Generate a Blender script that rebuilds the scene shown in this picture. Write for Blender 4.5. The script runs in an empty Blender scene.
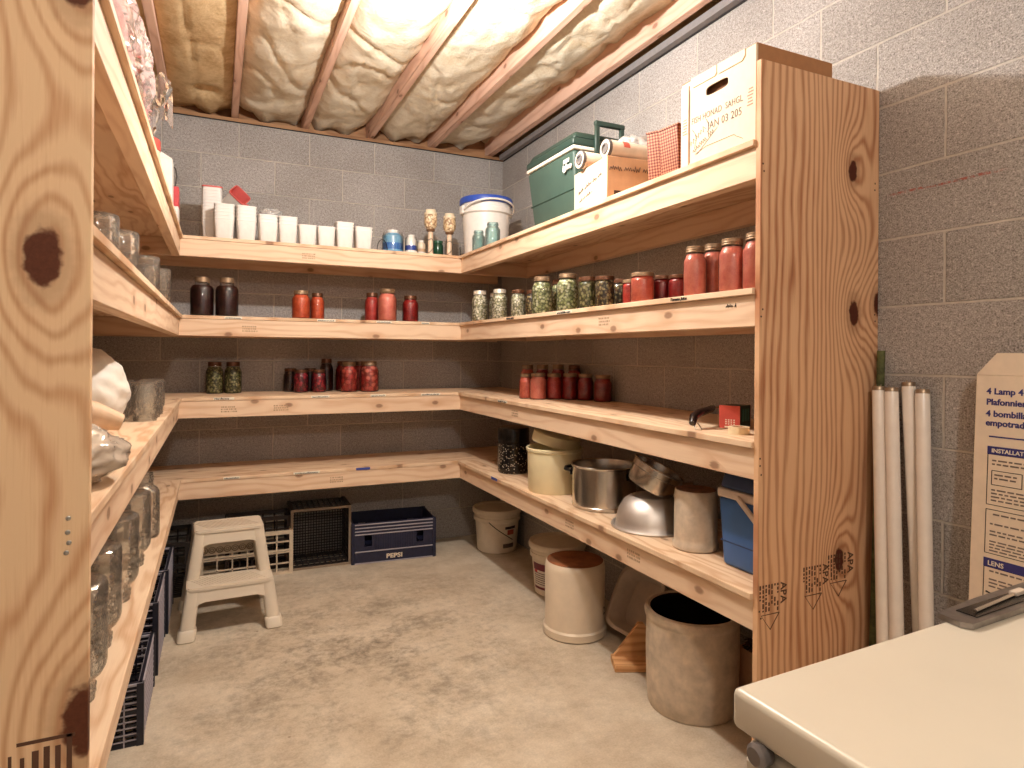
import bpy, bmesh, math, random
LAMP1, LAMP2, AMB, EXPO = 38, 25, .13, 1.2
from mathutils import Vector, Matrix, noise
from math import sin, cos, pi, radians as RAD, sqrt, exp

random.seed(7)
S = bpy.context.scene
COL = S.collection

# ------------------------------------------------------------------ helpers
class MB:
    """collects shapes and links them as ONE mesh object"""
    def __init__(s):
        s.bm = bmesh.new()
        s.uv = None
    def _xf(s, vs, M):
        if M is not None:
            for v in vs: v.co = M @ v.co
    def box(s, c, d, rot=None, bev=0.0, seg=1, M=None):
        r = bmesh.ops.create_cube(s.bm, size=1.0)
        vs = r['verts']
        for v in vs: v.co = Vector((v.co.x*d[0], v.co.y*d[1], v.co.z*d[2]))
        if bev > 0:
            es = list({e for v in vs for e in v.link_edges})
            rb = bmesh.ops.bevel(s.bm, geom=es, offset=bev, segments=seg, affect='EDGES', profile=0.5)
            vs = list({v for f in rb['faces'] for v in f.verts} | {v for v in vs if v.is_valid})
        R = Matrix.Translation(c) @ (rot.to_4x4() if rot is not None else Matrix.Identity(4))
        s._xf(vs, R); s._xf(vs, M)
        return s
    def bx(s, x0, x1, y0, y1, z0, z1, bev=0.0, seg=1, M=None):
        return s.box(((x0+x1)/2, (y0+y1)/2, (z0+z1)/2), (x1-x0, y1-y0, z1-z0), bev=bev, seg=seg, M=M)
    def lathe(s, prof, n=32, M=None, sq=None):
        """prof: [(r,z)...]; closes at r=0. sq: (w,d,corner) gives a rounded square section instead of a circle"""
        rings, new = [], []
        def sec(r, k):
            a = 2*pi*k/n
            if sq is None: return r*cos(a), r*sin(a)
            p = sq
            c, q = cos(a), sin(a)
            f = (abs(c)**p + abs(q)**p)**(-1.0/p)
            return r*f*c, r*f*q
        for r, z in prof:
            if r < 1e-6:
                v = s.bm.verts.new((0, 0, z)); rings.append([v]); new.append(v)
            else:
                ring = [s.bm.verts.new((*sec(r, k), z)) for k in range(n)]
                rings.append(ring); new += ring
        for a, b in zip(rings, rings[1:]):
            for k in range(n):
                k2 = (k+1) % n
                if len(a) == 1 and len(b) == 1: continue
                if len(a) == 1: s.bm.faces.new((a[0], b[k2], b[k]))
                elif len(b) == 1: s.bm.faces.new((a[k], a[k2], b[0]))
                else: s.bm.faces.new((a[k], a[k2], b[k2], b[k]))
        s._xf(new, M)
        return s
    def tube(s, pts, r, n=8, M=None, closed=False):
        pts = [Vector(p) for p in pts]
        N = len(pts)
        rr = r if isinstance(r, (list, tuple)) else [r]*N
        rings, new = [], []
        up = None
        for i, p in enumerate(pts):
            if closed: t = pts[(i+1) % N]-pts[i-1]
            else: t = pts[min(i+1, N-1)]-pts[max(i-1, 0)]
            t.normalize()
            if up is None:
                up = Vector((0, 0, 1)) if abs(t.z) < .9 else Vector((1, 0, 0))
            u = (up-t*up.dot(t))
            if u.length < 1e-5: u = t.orthogonal()
            u.normalize(); w = t.cross(u); up = u
            ring = [s.bm.verts.new(p+(u*cos(2*pi*k/n)+w*sin(2*pi*k/n))*rr[i]) for k in range(n)]
            rings.append(ring); new += ring
        prs = list(zip(rings, rings[1:]))
        if closed: prs.append((rings[-1], rings[0]))
        for a, b in prs:
            for k in range(n):
                s.bm.faces.new((a[k], a[(k+1) % n], b[(k+1) % n], b[k]))
        if not closed:
            s.bm.faces.new(rings[0][::-1]); s.bm.faces.new(rings[-1])
        s._xf(new, M)
        return s
    def prism(s, poly, t, M=None, bev=0):
        """poly in the XY plane extruded by t in +Z, then moved by M"""
        a = [s.bm.verts.new((x, y, 0)) for x, y in poly]
        b = [s.bm.verts.new((x, y, t)) for x, y in poly]
        n = len(poly)
        fs = [s.bm.faces.new(a[::-1]), s.bm.faces.new(b)]
        for k in range(n):
            fs.append(s.bm.faces.new((a[k], a[(k+1) % n], b[(k+1) % n], b[k])))
        s._xf(a+b, M)
        return s
    def frame(s, outer, inner, t, M=None):
        """ring between two polygons with the same number of points, extruded by t"""
        n = len(outer); L = []
        for z in (0, t):
            L.append([s.bm.verts.new((x, y, z)) for x, y in outer])
            L.append([s.bm.verts.new((x, y, z)) for x, y in inner])
        o0, i0, o1, i1 = L
        for k in range(n):
            j = (k+1) % n
            s.bm.faces.new((o0[j], o0[k], i0[k], i0[j])); s.bm.faces.new((o1[k], o1[j], i1[j], i1[k]))
            s.bm.faces.new((o0[k], o0[j], o1[j], o1[k])); s.bm.faces.new((i0[j], i0[k], i1[k], i1[j]))
        s._xf([v for l in L for v in l], M)
        return s
    def grid(s, nu, nv, fn, flip=False):
        vs = [[s.bm.verts.new(fn(i/nu, j/nv)) for j in range(nv+1)] for i in range(nu+1)]
        for i in range(nu):
            for j in range(nv):
                q = (vs[i][j], vs[i+1][j], vs[i+1][j+1], vs[i][j+1])
                s.bm.faces.new(q[::-1] if flip else q)
        return s
    def blob(s, c, d, amp=.1, fr=3, sub=4, seed=0, rot=None, flat=None):
        r = bmesh.ops.create_icosphere(s.bm, subdivisions=sub, radius=1)
        off = Vector((seed*7.3, seed*3.1, seed*1.7))
        for v in r['verts']:
            p = v.co.copy()
            q = p*fr+off
            k = 1+amp*noise.noise(q)+amp*.7*(0.5-abs(noise.noise(q*1.7+off)))+amp*.35*(0.4-abs(noise.noise(q*4.1)))
            p = Vector((math.copysign(abs(p.x)**.8, p.x)*d[0], math.copysign(abs(p.y)**.8, p.y)*d[1], math.copysign(abs(p.z)**.8, p.z)*d[2]))*k
            if rot is not None: p = rot @ p
            p += Vector(c)
            if flat is not None: p.z = max(p.z, flat)
            v.co = p
        return s
    def build(s, name, mat, parent=None, ang=38, smooth=True, kind=None, loc=None):
        bm = s.bm
        bmesh.ops.recalc_face_normals(bm, faces=bm.faces[:])
        if smooth:
            lim = RAD(ang)
            for f in bm.faces: f.smooth = True
            for e in bm.edges:
                if len(e.link_faces) == 2:
                    e.smooth = e.calc_face_angle(0) < lim
        me = bpy.data.meshes.new(name)
        bm.to_mesh(me); bm.free()
        ms = mat if isinstance(mat, list) else [mat]
        for m in ms: me.materials.append(m)
        o = bpy.data.objects.new(name, me); COL.objects.link(o)
        if parent is not None: o.parent = parent
        if loc is not None: o.location = loc
        if kind: o['kind'] = kind
        return o

def tag(o, label, cat, group=None):
    o['label'] = label; o['category'] = cat
    if group: o['group'] = group
    return o
def thing(name, label, cat, loc=(0, 0, 0), rz=0, group=None):
    o = bpy.data.objects.new(name, None); COL.objects.link(o)
    o.empty_display_size = .05
    o.location = loc; o.rotation_euler = (0, 0, rz)
    return tag(o, label, cat, group)
def dup(root, loc, rz=0, label=None, group=None, scale=None):
    r = root.copy(); COL.objects.link(r); r.location = loc; r.rotation_euler = (0, 0, rz)
    if label: r['label'] = label
    if group: r['group'] = group
    if scale: r.scale = scale
    for ch in [c for c in bpy.data.objects if c.parent == root]:
        c = ch.copy(); COL.objects.link(c); c.parent = r
        for g in [q for q in bpy.data.objects if q.parent == ch]:
            d = g.copy(); COL.objects.link(d); d.parent = c
    return r
def T(x, y, z): return Matrix.Translation((x, y, z))
def RX(a): return Matrix.Rotation(RAD(a), 4, 'X')
def RY(a): return Matrix.Rotation(RAD(a), 4, 'Y')
def RZ(a): return Matrix.Rotation(RAD(a), 4, 'Z')

FACE_LEFT = Matrix(((0, 0, -1, 0), (-1, 0, 0, 0), (0, 1, 0, 0), (0, 0, 0, 1)))   # text faces -X
FACE_FRONT = Matrix(((1, 0, 0, 0), (0, 0, -1, 0), (0, 1, 0, 0), (0, 0, 0, 1)))   # text faces -Y
def text(name, s, size, M, mat, parent=None, align='LEFT', ext=.0004, shear=0, sx=1.0, spacing=1.0, bold=0.0):
    cu = bpy.data.curves.new(name, 'FONT'); cu.body = s; cu.size = size; cu.align_x = align; cu.extrude = ext
    cu.shear = shear; cu.space_character = spacing; cu.offset = bold
    cu.resolution_u = 3
    o = bpy.data.objects.new(name, cu); COL.objects.link(o)
    dg = bpy.context.evaluated_depsgraph_get()
    me = bpy.data.meshes.new_from_object(o.evaluated_get(dg))
    bpy.data.objects.remove(o)
    me.transform(M @ Matrix.Diagonal((sx, 1, 1, 1)))
    me.materials.clear(); me.materials.append(mat)
    o = bpy.data.objects.new(name, me); COL.objects.link(o)
    if parent is not None: o.parent = parent
    return o
def scribble(mb, w, h, M, seed, r=.0009):
    """a line of joined-up handwriting strokes w long and h high"""
    rnd = random.Random(seed)
    x = 0
    while x < w:
        wl = min(w-x, h*rnd.uniform(1.6, 3.4)); n = max(4, int(wl/h*5)); pts = []
        for k in range(n+1):
            big = rnd.random() < .22
            pts.append((x+wl*k/n, (h*.5*(1 if k % 2 else 0)+rnd.uniform(-.12, .12)*h)*(1.7 if big else 1), 0.0004))
        mb.tube(pts, r, 5, M=M)
        x += wl+h*.5
    return mb

# ------------------------------------------------------------------ materials
def newmat(name):
    m = bpy.data.materials.new(name); m.use_nodes = True
    nt = m.node_tree; nt.nodes.clear()
    out = nt.nodes.new('ShaderNodeOutputMaterial')
    return m, nt, out
class N:
    def __init__(s, nt): s.nt = nt
    def node(s, t, **k):
        n = s.nt.nodes.new(t)
        for a, b in k.items(): setattr(n, a, b)
        return n
    def link(s, a, b): s.nt.links.new(a, b)
    def put(s, sock, v):
        if hasattr(v, 'node'): s.link(v, sock)
        elif v is not None: sock.default_value = v
    def m(s, op, a, b=None, c=None, clamp=False):
        n = s.node('ShaderNodeMath', operation=op); n.use_clamp = clamp
        s.put(n.inputs[0], a)
        if b is not None: s.put(n.inputs[1], b)
        if c is not None: s.put(n.inputs[2], c)
        return n.outputs[0]
    def xyz(s, x, y, z):
        n = s.node('ShaderNodeCombineXYZ')
        for i, v in enumerate((x, y, z)): s.put(n.inputs[i], v)
        return n.outputs[0]
    def sep(s, v):
        n = s.node('ShaderNodeSeparateXYZ'); s.link(v, n.inputs[0]); return n.outputs
    def noise(s, v, sc, det=2, rough=.5, col=False):
        n = s.node('ShaderNodeTexNoise'); s.put(n.inputs['Vector'], v); n.inputs['Scale'].default_value = sc
        n.inputs['Detail'].default_value = det; n.inputs['Roughness'].default_value = rough
        return n.outputs['Color' if col else 'Fac']
    def ramp(s, f, stops, interp='LINEAR'):
        n = s.node('ShaderNodeValToRGB'); s.put(n.inputs[0], f); cr = n.color_ramp; cr.interpolation = interp
        while len(cr.elements) < len(stops): cr.elements.new(.5)
        for e, (p, c) in zip(cr.elements, stops):
            e.position = p; e.color = (*c, 1) if len(c) == 3 else c
        return n.outputs[0]
    def mix(s, f, a, b, bt='MIX'):
        n = s.node('ShaderNodeMix', data_type='RGBA', blend_type=bt); n.clamp_factor = True
        s.put(n.inputs[0], f)
        for i, v in ((6, a), (7, b)):
            if isinstance(v, tuple): v = (*v, 1) if len(v) == 3 else v
            s.put(n.inputs[i], v)
        return n.outputs[2]
    def smooth(s, v, a, b):
        n = s.node('ShaderNodeMapRange', interpolation_type='SMOOTHSTEP'); s.put(n.inputs[0], v)
        n.inputs[1].default_value = a; n.inputs[2].default_value = b
        return n.outputs[0]
    def bump(s, hgt, st=.3, dist=.01, nrm=None):
        n = s.node('ShaderNodeBump'); n.inputs['Strength'].default_value = st; n.inputs['Distance'].default_value = dist
        s.link(hgt, n.inputs['Height'])
        if nrm is not None: s.link(nrm, n.inputs['Normal'])
        return n.outputs[0]
    def bsdf(s, col, rough=.5, metal=0, nrm=None, **kw):
        n = s.node('ShaderNodeBsdfPrincipled')
        if isinstance(col, tuple): col = (*col, 1) if len(col) == 3 else col
        s.put(n.inputs['Base Color'], col); s.put(n.inputs['Roughness'], rough); s.put(n.inputs['Metallic'], metal)
        if nrm is not None: s.link(nrm, n.inputs['Normal'])
        for k, v in kw.items(): s.put(n.inputs[k.replace('_', ' ')], v)
        return n.outputs[0]
def lin(r, g, b):
    f = lambda c: (c/255/12.92 if c/255 <= .04045 else ((c/255+.055)/1.055)**2.4)
    return (f(r), f(g), f(b))

def plain(name, col, rough=.5, metal=0, var=.06, sc=30, bump=0, **kw):
    m, nt, out = newmat(name); n = N(nt)
    tc = n.node('ShaderNodeTexCoord').outputs['Object']
    f = n.noise(tc, sc, 3, .6)
    d = tuple(max(0, c*(1-var*2)) for c in col)
    l = tuple(min(1, c*(1+var)) for c in col)
    c = n.ramp(f, [(.3, d), (.7, l)])
    nr = n.bump(f, bump, .002) if bump else None
    n.link(n.bsdf(c, rough, metal, nr, **kw), out.inputs[0])
    return m

def wood(name, grain, lo, hi, freq=28, knots=(), axes=None, cont=1.0, knot_auto=True, amp=1.6, stretch=.55, dark=lin(96, 48, 24), rough=.62, wander=.5):
    """pine: growth bands along the grain, bent around knots"""
    m, nt, out = newmat(name); n = N(nt)
    o = n.sep(n.node('ShaderNodeTexCoord').outputs['Object'])
    ax = {'X': 0, 'Y': 1, 'Z': 2}
    g = o[ax[grain]]
    oth = [o[i] for i in range(3) if i != ax[grain]]
    if axes: s_ = o[ax[axes]]
    else: s_ = n.m('ADD', oth[0], n.m('MULTIPLY', oth[1], .8))
    if knots: rnd = 0.0
    else:
        rnd = n.m('MULTIPLY', n.node('ShaderNodeObjectInfo').outputs['Random'], 9.0)
    g = n.m('ADD', g, rnd); s_ = n.m('ADD', s_, n.m('MULTIPLY', rnd, .37) if knots == () else 0.0)
    wob = n.noise(n.xyz(n.m('MULTIPLY', s_, 5.0), n.m('MULTIPLY', g, wander*2), 0.0), 1.0, 3, .55)
    c = n.m('ADD', n.m('MULTIPLY', s_, freq), n.m('MULTIPLY', wob, amp*4))
    kmask = None
    ring = None
    for (ks, kg, kr) in knots:
        ds = n.m('SUBTRACT', s_, ks); dg = n.m('MULTIPLY', n.m('SUBTRACT', g, kg), stretch)
        d2 = n.m('ADD', n.m('MULTIPLY', ds, ds), n.m('MULTIPLY', dg, dg))
        b = n.m('EXPONENT', n.m('MULTIPLY', d2, -1.0/(2*(kr*1.9)**2)))
        c = n.m('ADD', c, n.m('MULTIPLY', b, 4.5))
        dist = n.m('SQRT', d2)
        dist = n.m('ADD', dist, n.m('MULTIPLY', n.m('SUBTRACT', n.noise(n.xyz(s_, g, 0.0), 60, 2), .5), kr*.5))
        k = n.m('SUBTRACT', 1.0, n.smooth(dist, kr*.62, kr*.86))
        kmask = k if kmask is None else n.m('MAXIMUM', kmask, k)
        rg = n.m('MULTIPLY', n.m('SUBTRACT', 1.0, n.smooth(dist, kr*.9, kr*1.7)), .45)
        ring = rg if ring is None else n.m('MAXIMUM', ring, rg)
    w = n.m('MULTIPLY_ADD', n.m('SINE', n.m('MULTIPLY', c, 2*pi)), .5, .5)
    w = n.m('POWER', w, 2.0)
    fine = n.noise(n.xyz(n.m('MULTIPLY', s_, 260), n.m('MULTIPLY', g, 9), 0.0), 1.0, 3, .6)
    blot = n.noise(n.xyz(n.m('MULTIPLY', s_, 4), n.m('MULTIPLY', g, 1.6), 3.0), 1.0, 3, .6)
    f = n.m('ADD', n.m('MULTIPLY', w, .62*cont), n.m('ADD', n.m('MULTIPLY', n.m('SUBTRACT', fine, .5), .7*cont), n.m('MULTIPLY', n.m('SUBTRACT', blot, .5), .95)))
    col = n.ramp(f, [(0.0, hi), (.34, tuple(a*.6+b*.4 for a, b in zip(hi, lo))), (.85, lo), (1.0, tuple(a*.72 for a in lo))])
    if knot_auto:
        vo = n.node('ShaderNodeTexVoronoi', voronoi_dimensions='2D'); vo.inputs['Scale'].default_value = 1.0; vo.inputs['Randomness'].default_value = 1.0
        n.link(n.xyz(n.m('MULTIPLY', s_, 9), n.m('MULTIPLY', g, 4.2), 0.0), vo.inputs['Vector'])
        dd = n.m('ADD', vo.outputs['Distance'], n.m('MULTIPLY', n.m('SUBTRACT', fine, .5), .06))
        pick = n.m('GREATER_THAN', n.sep(vo.outputs['Color'])[0], .58)
        k = n.m('MULTIPLY', n.m('SUBTRACT', 1.0, n.smooth(dd, .05, .11)), pick)
        kk = n.m('MULTIPLY', n.m('MULTIPLY', n.m('SUBTRACT', 1.0, n.smooth(dd, .1, .3)), pick), .4)
        col = n.mix(kk, col, lo)
        col = n.mix(n.m('MULTIPLY', k, .6), col, dark)
    if kmask is not None:
        col = n.mix(ring, col, tuple(a*.62 for a in lo))
        dk = n.mix(n.noise(n.xyz(s_, g, 0.0), 120, 3, .7), dark, tuple(a*.35 for a in dark))
        col = n.mix(kmask, col, dk)
    nr = n.bump(n.m('ADD', n.m('MULTIPLY', fine, .7), n.m('MULTIPLY', w, .5)), .12, .002)
    n.link(n.bsdf(col, rough, 0, nr, Specular_IOR_Level=.25), out.inputs[0])
    return m

def block_wall(name, line=None):
    """grey concrete blocks with struck joints; the mesh UVs are metres"""
    m, nt, out = newmat(name); n = N(nt)
    uv = n.node('ShaderNodeTexCoord').outputs['UV']
    w = n.noise(uv, 9, 3, .6, col=True)
    wv = n.node('ShaderNodeVectorMath', operation='MULTIPLY_ADD')
    n.link(w, wv.inputs[0]); wv.inputs[1].default_value = (.006, .006, 0); 
    sub = n.node('ShaderNodeVectorMath', operation='SUBTRACT'); n.link(uv, sub.inputs[0]); sub.inputs[1].default_value = (.003, .003, 0)
    n.link(sub.outputs[0], wv.inputs[2])
    b = n.node('ShaderNodeTexBrick'); n.link(wv.outputs[0], b.inputs['Vector'])
    b.inputs['Scale'].default_value = 1; b.inputs['Brick Width'].default_value = .4064; b.inputs['Row Height'].default_value = .2032
    b.inputs['Mortar Size'].default_value = .0045; b.inputs['Mortar Smooth'].default_value = .35; b.inputs['Bias'].default_value = 0
    b.offset = .5; b.offset_frequency = 2
    b.inputs['Color1'].default_value = (*lin(180, 175, 171), 1); b.inputs['Color2'].default_value = (*lin(193, 188, 185), 1)
    b.inputs['Mortar'].default_value = (*lin(204, 198, 190), 1)
    sp = n.noise(uv, 230, 3, .75); sp2 = n.noise(uv, 85, 2, .6)
    big = n.noise(uv, 2.3, 4, .6)
    f = n.m('ADD', n.m('MULTIPLY', sp, .75), n.m('MULTIPLY', sp2, .25))
    grit = n.ramp(f, [(.36, (.30, .28, .26)), (.46, (.74, .72, .70)), (.55, (1.0, .99, .98)), (.66, (1.6, 1.6, 1.6))])
    body = n.mix(1.0, b.outputs['Color'], grit, 'MULTIPLY')
    mort = n.mix(n.noise(uv, 60, 3), lin(188, 180, 170), lin(222, 215, 206))
    col = n.mix(b.outputs['Fac'], body, mort)
    col = n.mix(1.0, col, n.ramp(big, [(.3, (.86, .84, .82)), (.7, (1.06, 1.06, 1.06))]), 'MULTIPLY')
    vo = n.node('ShaderNodeTexVoronoi'); vo.inputs['Scale'].default_value = 1.7; n.link(uv, vo.inputs['Vector'])
    pit = n.m('SUBTRACT', 1.0, n.smooth(vo.outputs['Distance'], .008, .022))
    col = n.mix(n.m('MULTIPLY', pit, .55), col, lin(60, 50, 44))
    if line:
        s = n.sep(uv)
        d = n.m('ABSOLUTE', n.m('SUBTRACT', n.m('ADD', s[1], n.m('MULTIPLY', n.noise(uv, 14, 2), .006)), line[2]))
        k = n.m('SUBTRACT', 1.0, n.smooth(d, .002, .005))
        k = n.m('MULTIPLY', k, n.m('MULTIPLY', n.smooth(s[0], line[0], line[0]+.05), n.m('SUBTRACT', 1.0, n.smooth(s[0], line[1]-.05, line[1]))))
        k = n.m('MULTIPLY', k, n.smooth(n.noise(uv, 70, 2), .38, .6))
        col = n.mix(n.m('MULTIPLY', k, .75), col, lin(178, 78, 62))
    nr = n.bump(f, .7, .005)
    nr = n.bump(n.m('SUBTRACT', 1.0, b.outputs['Fac']), .9, .007, nr)
    n.link(n.bsdf(col, .92, 0, nr, Specular_IOR_Level=.15), out.inputs[0])
    return m

def glass(name, tint=(1, 1, 1), rough=.03, refl=1.0, refr=0.0, haze=0.0, hazecol=(1, 1, 1), edge=0.0, wav=.12):
    """clear vessel glass: mostly lets light straight through, mirrors at grazing angles, some real refraction"""
    m, nt, out = newmat(name); n = N(nt)
    tr = n.node('ShaderNodeBsdfTransparent'); tr.inputs[0].default_value = (*tint, 1)
    gl = n.node('ShaderNodeBsdfGlossy'); gl.inputs['Roughness'].default_value = rough; gl.inputs[0].default_value = (1, 1, 1, 1)
    tc = n.node('ShaderNodeTexCoord').outputs['Object']
    nr = n.bump(n.noise(tc, 22 if wav < .2 else 45, 2), wav, .01)
    n.link(nr, gl.inputs['Normal'])
    if edge > 0:            # longer path through the glass wall at grazing angles
        fw_ = n.node('ShaderNodeLayerWeight'); fw_.inputs[0].default_value = .5
        n.link(n.mix(n.m('MULTIPLY', n.m('POWER', fw_.outputs['Facing'], 3.0), edge), tint, tuple(c*.18 for c in tint)), tr.inputs[0])
    base = tr.outputs[0]
    if refr > 0:
        g = n.node('ShaderNodeBsdfGlass'); g.inputs['IOR'].default_value = 1.4; g.inputs['Roughness'].default_value = .02; g.inputs[0].default_value = (*tint, 1)
        n.link(nr, g.inputs['Normal'])
        mx = n.node('ShaderNodeMixShader'); mx.inputs[0].default_value = refr
        n.link(base, mx.inputs[1]); n.link(g.outputs[0], mx.inputs[2]); base = mx.outputs[0]
    if haze > 0:
        d = n.node('ShaderNodeBsdfDiffuse'); d.inputs[0].default_value = (*hazecol, 1)
        mx = n.node('ShaderNodeMixShader'); mx.inputs[0].default_value = haze
        n.link(base, mx.inputs[1]); n.link(d.outputs[0], mx.inputs[2]); base = mx.outputs[0]
    lw = n.node('ShaderNodeLayerWeight'); lw.inputs[0].default_value = .35
    f = n.m('MULTIPLY', n.m('MULTIPLY_ADD', lw.outputs['Fresnel'], .9, .02), refl, clamp=True)
    mx = n.node('ShaderNodeMixShader'); n.link(f, mx.inputs[0]); n.link(base, mx.inputs[1]); n.link(gl.outputs[0], mx.inputs[2])
    n.link(mx.outputs[0], out.inputs[0])
    return m

def granular(name, cols, sc=120, rough=.45, gap=lin(40, 28, 18)):
    """beans, relish or seeds packed against glass"""
    m, nt, out = newmat(name); n = N(nt)
    tc = n.node('ShaderNodeTexCoord').outputs['Object']
    rv = n.m('MULTIPLY', n.node('ShaderNodeObjectInfo').outputs['Random'], 5.0)
    ad = n.node('ShaderNodeVectorMath', operation='ADD'); n.link(tc, ad.inputs[0]); n.link(n.xyz(rv, rv, rv), ad.inputs[1])
    vo = n.node('ShaderNodeTexVoronoi'); vo.inputs['Scale'].default_value = sc; n.link(ad.outputs[0], vo.inputs['Vector'])
    r = n.sep(vo.outputs['Color'])[0]
    k = len(cols)
    col = n.ramp(r, [(i/k, c) for i, c in enumerate(cols)], 'CONSTANT')
    edge = n.smooth(vo.outputs['Distance'], .38, .72)
    col = n.mix(n.m('MULTIPLY', edge, .85), col, gap)
    nr = n.bump(n.m('SUBTRACT', 1.0, vo.outputs['Distance']), .4, .004)
    n.link(n.bsdf(col, rough, 0, nr), out.inputs[0])
    return m
def pulp(name, a, b, sc=28, rough=.4):
    m, nt, out = newmat(name); n = N(nt)
    tc = n.node('ShaderNodeTexCoord').outputs['Object']
    rv = n.m('MULTIPLY', n.node('ShaderNodeObjectInfo').outputs['Random'], 5.0)
    ad = n.node('ShaderNodeVectorMath', operation='ADD'); n.link(tc, ad.inputs[0]); n.link(n.xyz(rv, rv, rv), ad.inputs[1])
    f = n.noise(ad.outputs[0], sc, 4, .65)
    n.link(n.bsdf(n.ramp(f, [(.35, a), (.62, b)]), rough), out.inputs[0])
    return m

PINE_HI, PINE_LO = lin(232, 202, 172), lin(202, 156, 120)
W_X = wood('pine_along_x', 'X', PINE_LO, PINE_HI, freq=30, cont=.6)
W_Y = wood('pine_along_y', 'Y', PINE_LO, PINE_HI, freq=30, cont=.6)
PLY_X = wood('plywood_along_x', 'X', lin(198, 152, 114), lin(232, 202, 170), freq=14, axes='Y', cont=.9, amp=2.2)
PLY_Y = wood('plywood_along_y', 'Y', lin(198, 152, 114), lin(232, 202, 170), freq=14, axes='X', cont=.9, amp=2.2)
JOIST = wood('joist_pine', 'Y', lin(196, 146, 120), lin(230, 190, 166), freq=30, cont=.6)
PANEL_L = wood('plywood_left_panel', 'Z', lin(202, 152, 112), lin(234, 200, 160), freq=14, axes='X', cont=1.1, amp=1.2, knot_auto=False,
               knots=[(-.224, 1.404, .030), (-.186, 1.805, .030), (-.172, .740, .036)], dark=lin(112, 62, 40), wander=.8)
PANEL_R = wood('plywood_right_panel', 'Z', lin(180, 122, 86), lin(226, 182, 142), freq=38, axes='X', cont=1.2, amp=1.5, knot_auto=False,
               knots=[(1.716, 1.826, .024), (1.725, 1.402, .027), (1.668, .671, .025), (1.833, 1.433, .026)], dark=lin(96, 44, 26), wander=.35)
BLOCK_B = block_wall('block_back')
BLOCK_R = block_wall('block_right', line=(-1.095+.93, -1.095+1.27, 1.762))

def floor_mat():
    m, nt, out = newmat('concrete_slab'); n = N(nt)
    tc = n.node('ShaderNodeTexCoord').outputs['Object']
    a = n.noise(tc, 1.5, 6, .62); b = n.noise(tc, 7, 6, .7); c = n.noise(tc, 140, 2, .6); d = n.noise(tc, 30, 4, .65)
    s = n.sep(tc)
    # the worn dirty patch in the middle of the room
    dx = n.m('DIVIDE', n.m('SUBTRACT', s[0], .55), .75); dy = n.m('DIVIDE', n.m('SUBTRACT', s[1], 2.75), .8)
    rr = n.m('ADD', n.m('MULTIPLY', dx, dx), n.m('MULTIPLY', dy, dy))
    patch = n.m('EXPONENT', n.m('MULTIPLY', rr, -1.0))
    base = n.ramp(n.m('ADD', n.m('MULTIPLY', a, .5), n.m('MULTIPLY', b, .5)), [(.32, lin(180, 161, 138)), (.5, lin(206, 190, 168)), (.66, lin(224, 211, 192))])
    k = n.m('MULTIPLY', n.smooth(n.m('ADD', n.m('MULTIPLY', n.noise(tc, 3.2, 7, .78), .75), n.m('MULTIPLY', d, .35)), .46, .74), n.m('MULTIPLY_ADD', patch, .80, .14))
    col = n.mix(k, base, lin(112, 99, 85))
    col = n.mix(1.0, col, n.ramp(c, [(.3, (.9, .9, .89)), (.7, (1.05, 1.05, 1.05))]), 'MULTIPLY')
    vo = n.node('ShaderNodeTexVoronoi'); vo.inputs['Scale'].default_value = 5; n.link(tc, vo.inputs['Vector'])
    spk = n.m('SUBTRACT', 1.0, n.smooth(vo.outputs['Distance'], .015, .04))
    col = n.mix(n.m('MULTIPLY', spk, .6), col, lin(96, 74, 56))
    nr = n.bump(n.m('ADD', n.m('MULTIPLY', d, .7), n.m('MULTIPLY', c, .4)), .2, .004)
    n.link(n.bsdf(col, .78, 0, nr, Specular_IOR_Level=.25), out.inputs[0])
    return m
FLOOR = floor_mat()
def wool_mat(name, hi, lo):
    m, nt, out = newmat(name); n = N(nt)
    tc = n.node('ShaderNodeTexCoord').outputs['Object']
    a = n.noise(tc, 7, 5, .65); b = n.noise(tc, 60, 4, .7)
    f = n.m('ADD', n.m('MULTIPLY', a, .7), n.m('MULTIPLY', b, .3))
    col = n.ramp(f, [(.3, lo), (.55, hi), (.75, tuple(min(1, c*1.12) for c in hi))])
    nr = n.bump(n.m('ADD', a, n.m('MULTIPLY', b, .35)), .5, .02)
    n.link(n.bsdf(col, .95, 0, nr, Specular_IOR_Level=.05), out.inputs[0])
    return m
WOOL = wool_mat('glass_wool', lin(232, 220, 196), lin(204, 182, 148))
WOOL_OLD = wool_mat('glass_wool_browned', lin(224, 196, 152), lin(178, 138, 92))
INK = plain('ink', lin(38, 30, 28), .7)
INKBROWN = plain('stamp_ink', lin(92, 60, 42), .8)
NAVYINK = plain('navy_print', lin(52, 50, 118), .6)
REDINK = plain('red_print', lin(190, 70, 62), .6)
TAPE = plain('masking_tape', lin(236, 226, 206), .6)
WHITE_PL = plain('white_plastic', lin(236, 230, 222), .42, var=.03)
DIMPLE = plain('frosted_white_plastic', lin(238, 232, 226), .5, var=.03, Subsurface_Weight=0.0)
GREYTRIM = plain('grey_sill_sealer', lin(136, 130, 128), .7)
BLACKTRIM = plain('black_gap_foam', lin(34, 28, 26), .8)
STEEL = plain('brushed_steel', lin(206, 200, 192), .24, 1.0, var=.05, sc=14)
ALU = plain('spun_aluminium', lin(222, 216, 210), .5, 1.0, var=.06, sc=10)
LIDMETAL = plain('jar_lid_metal', lin(150, 122, 94), .5, .5, var=.15)
LIDWHITE = plain('pale_lid', lin(216, 204, 186), .4, .3)
LIDDARK = plain('dark_lid', lin(104, 66, 44), .4, .5)
ENAMELBLACK = plain('black_enamel', lin(22, 20, 20), .2)

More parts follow.
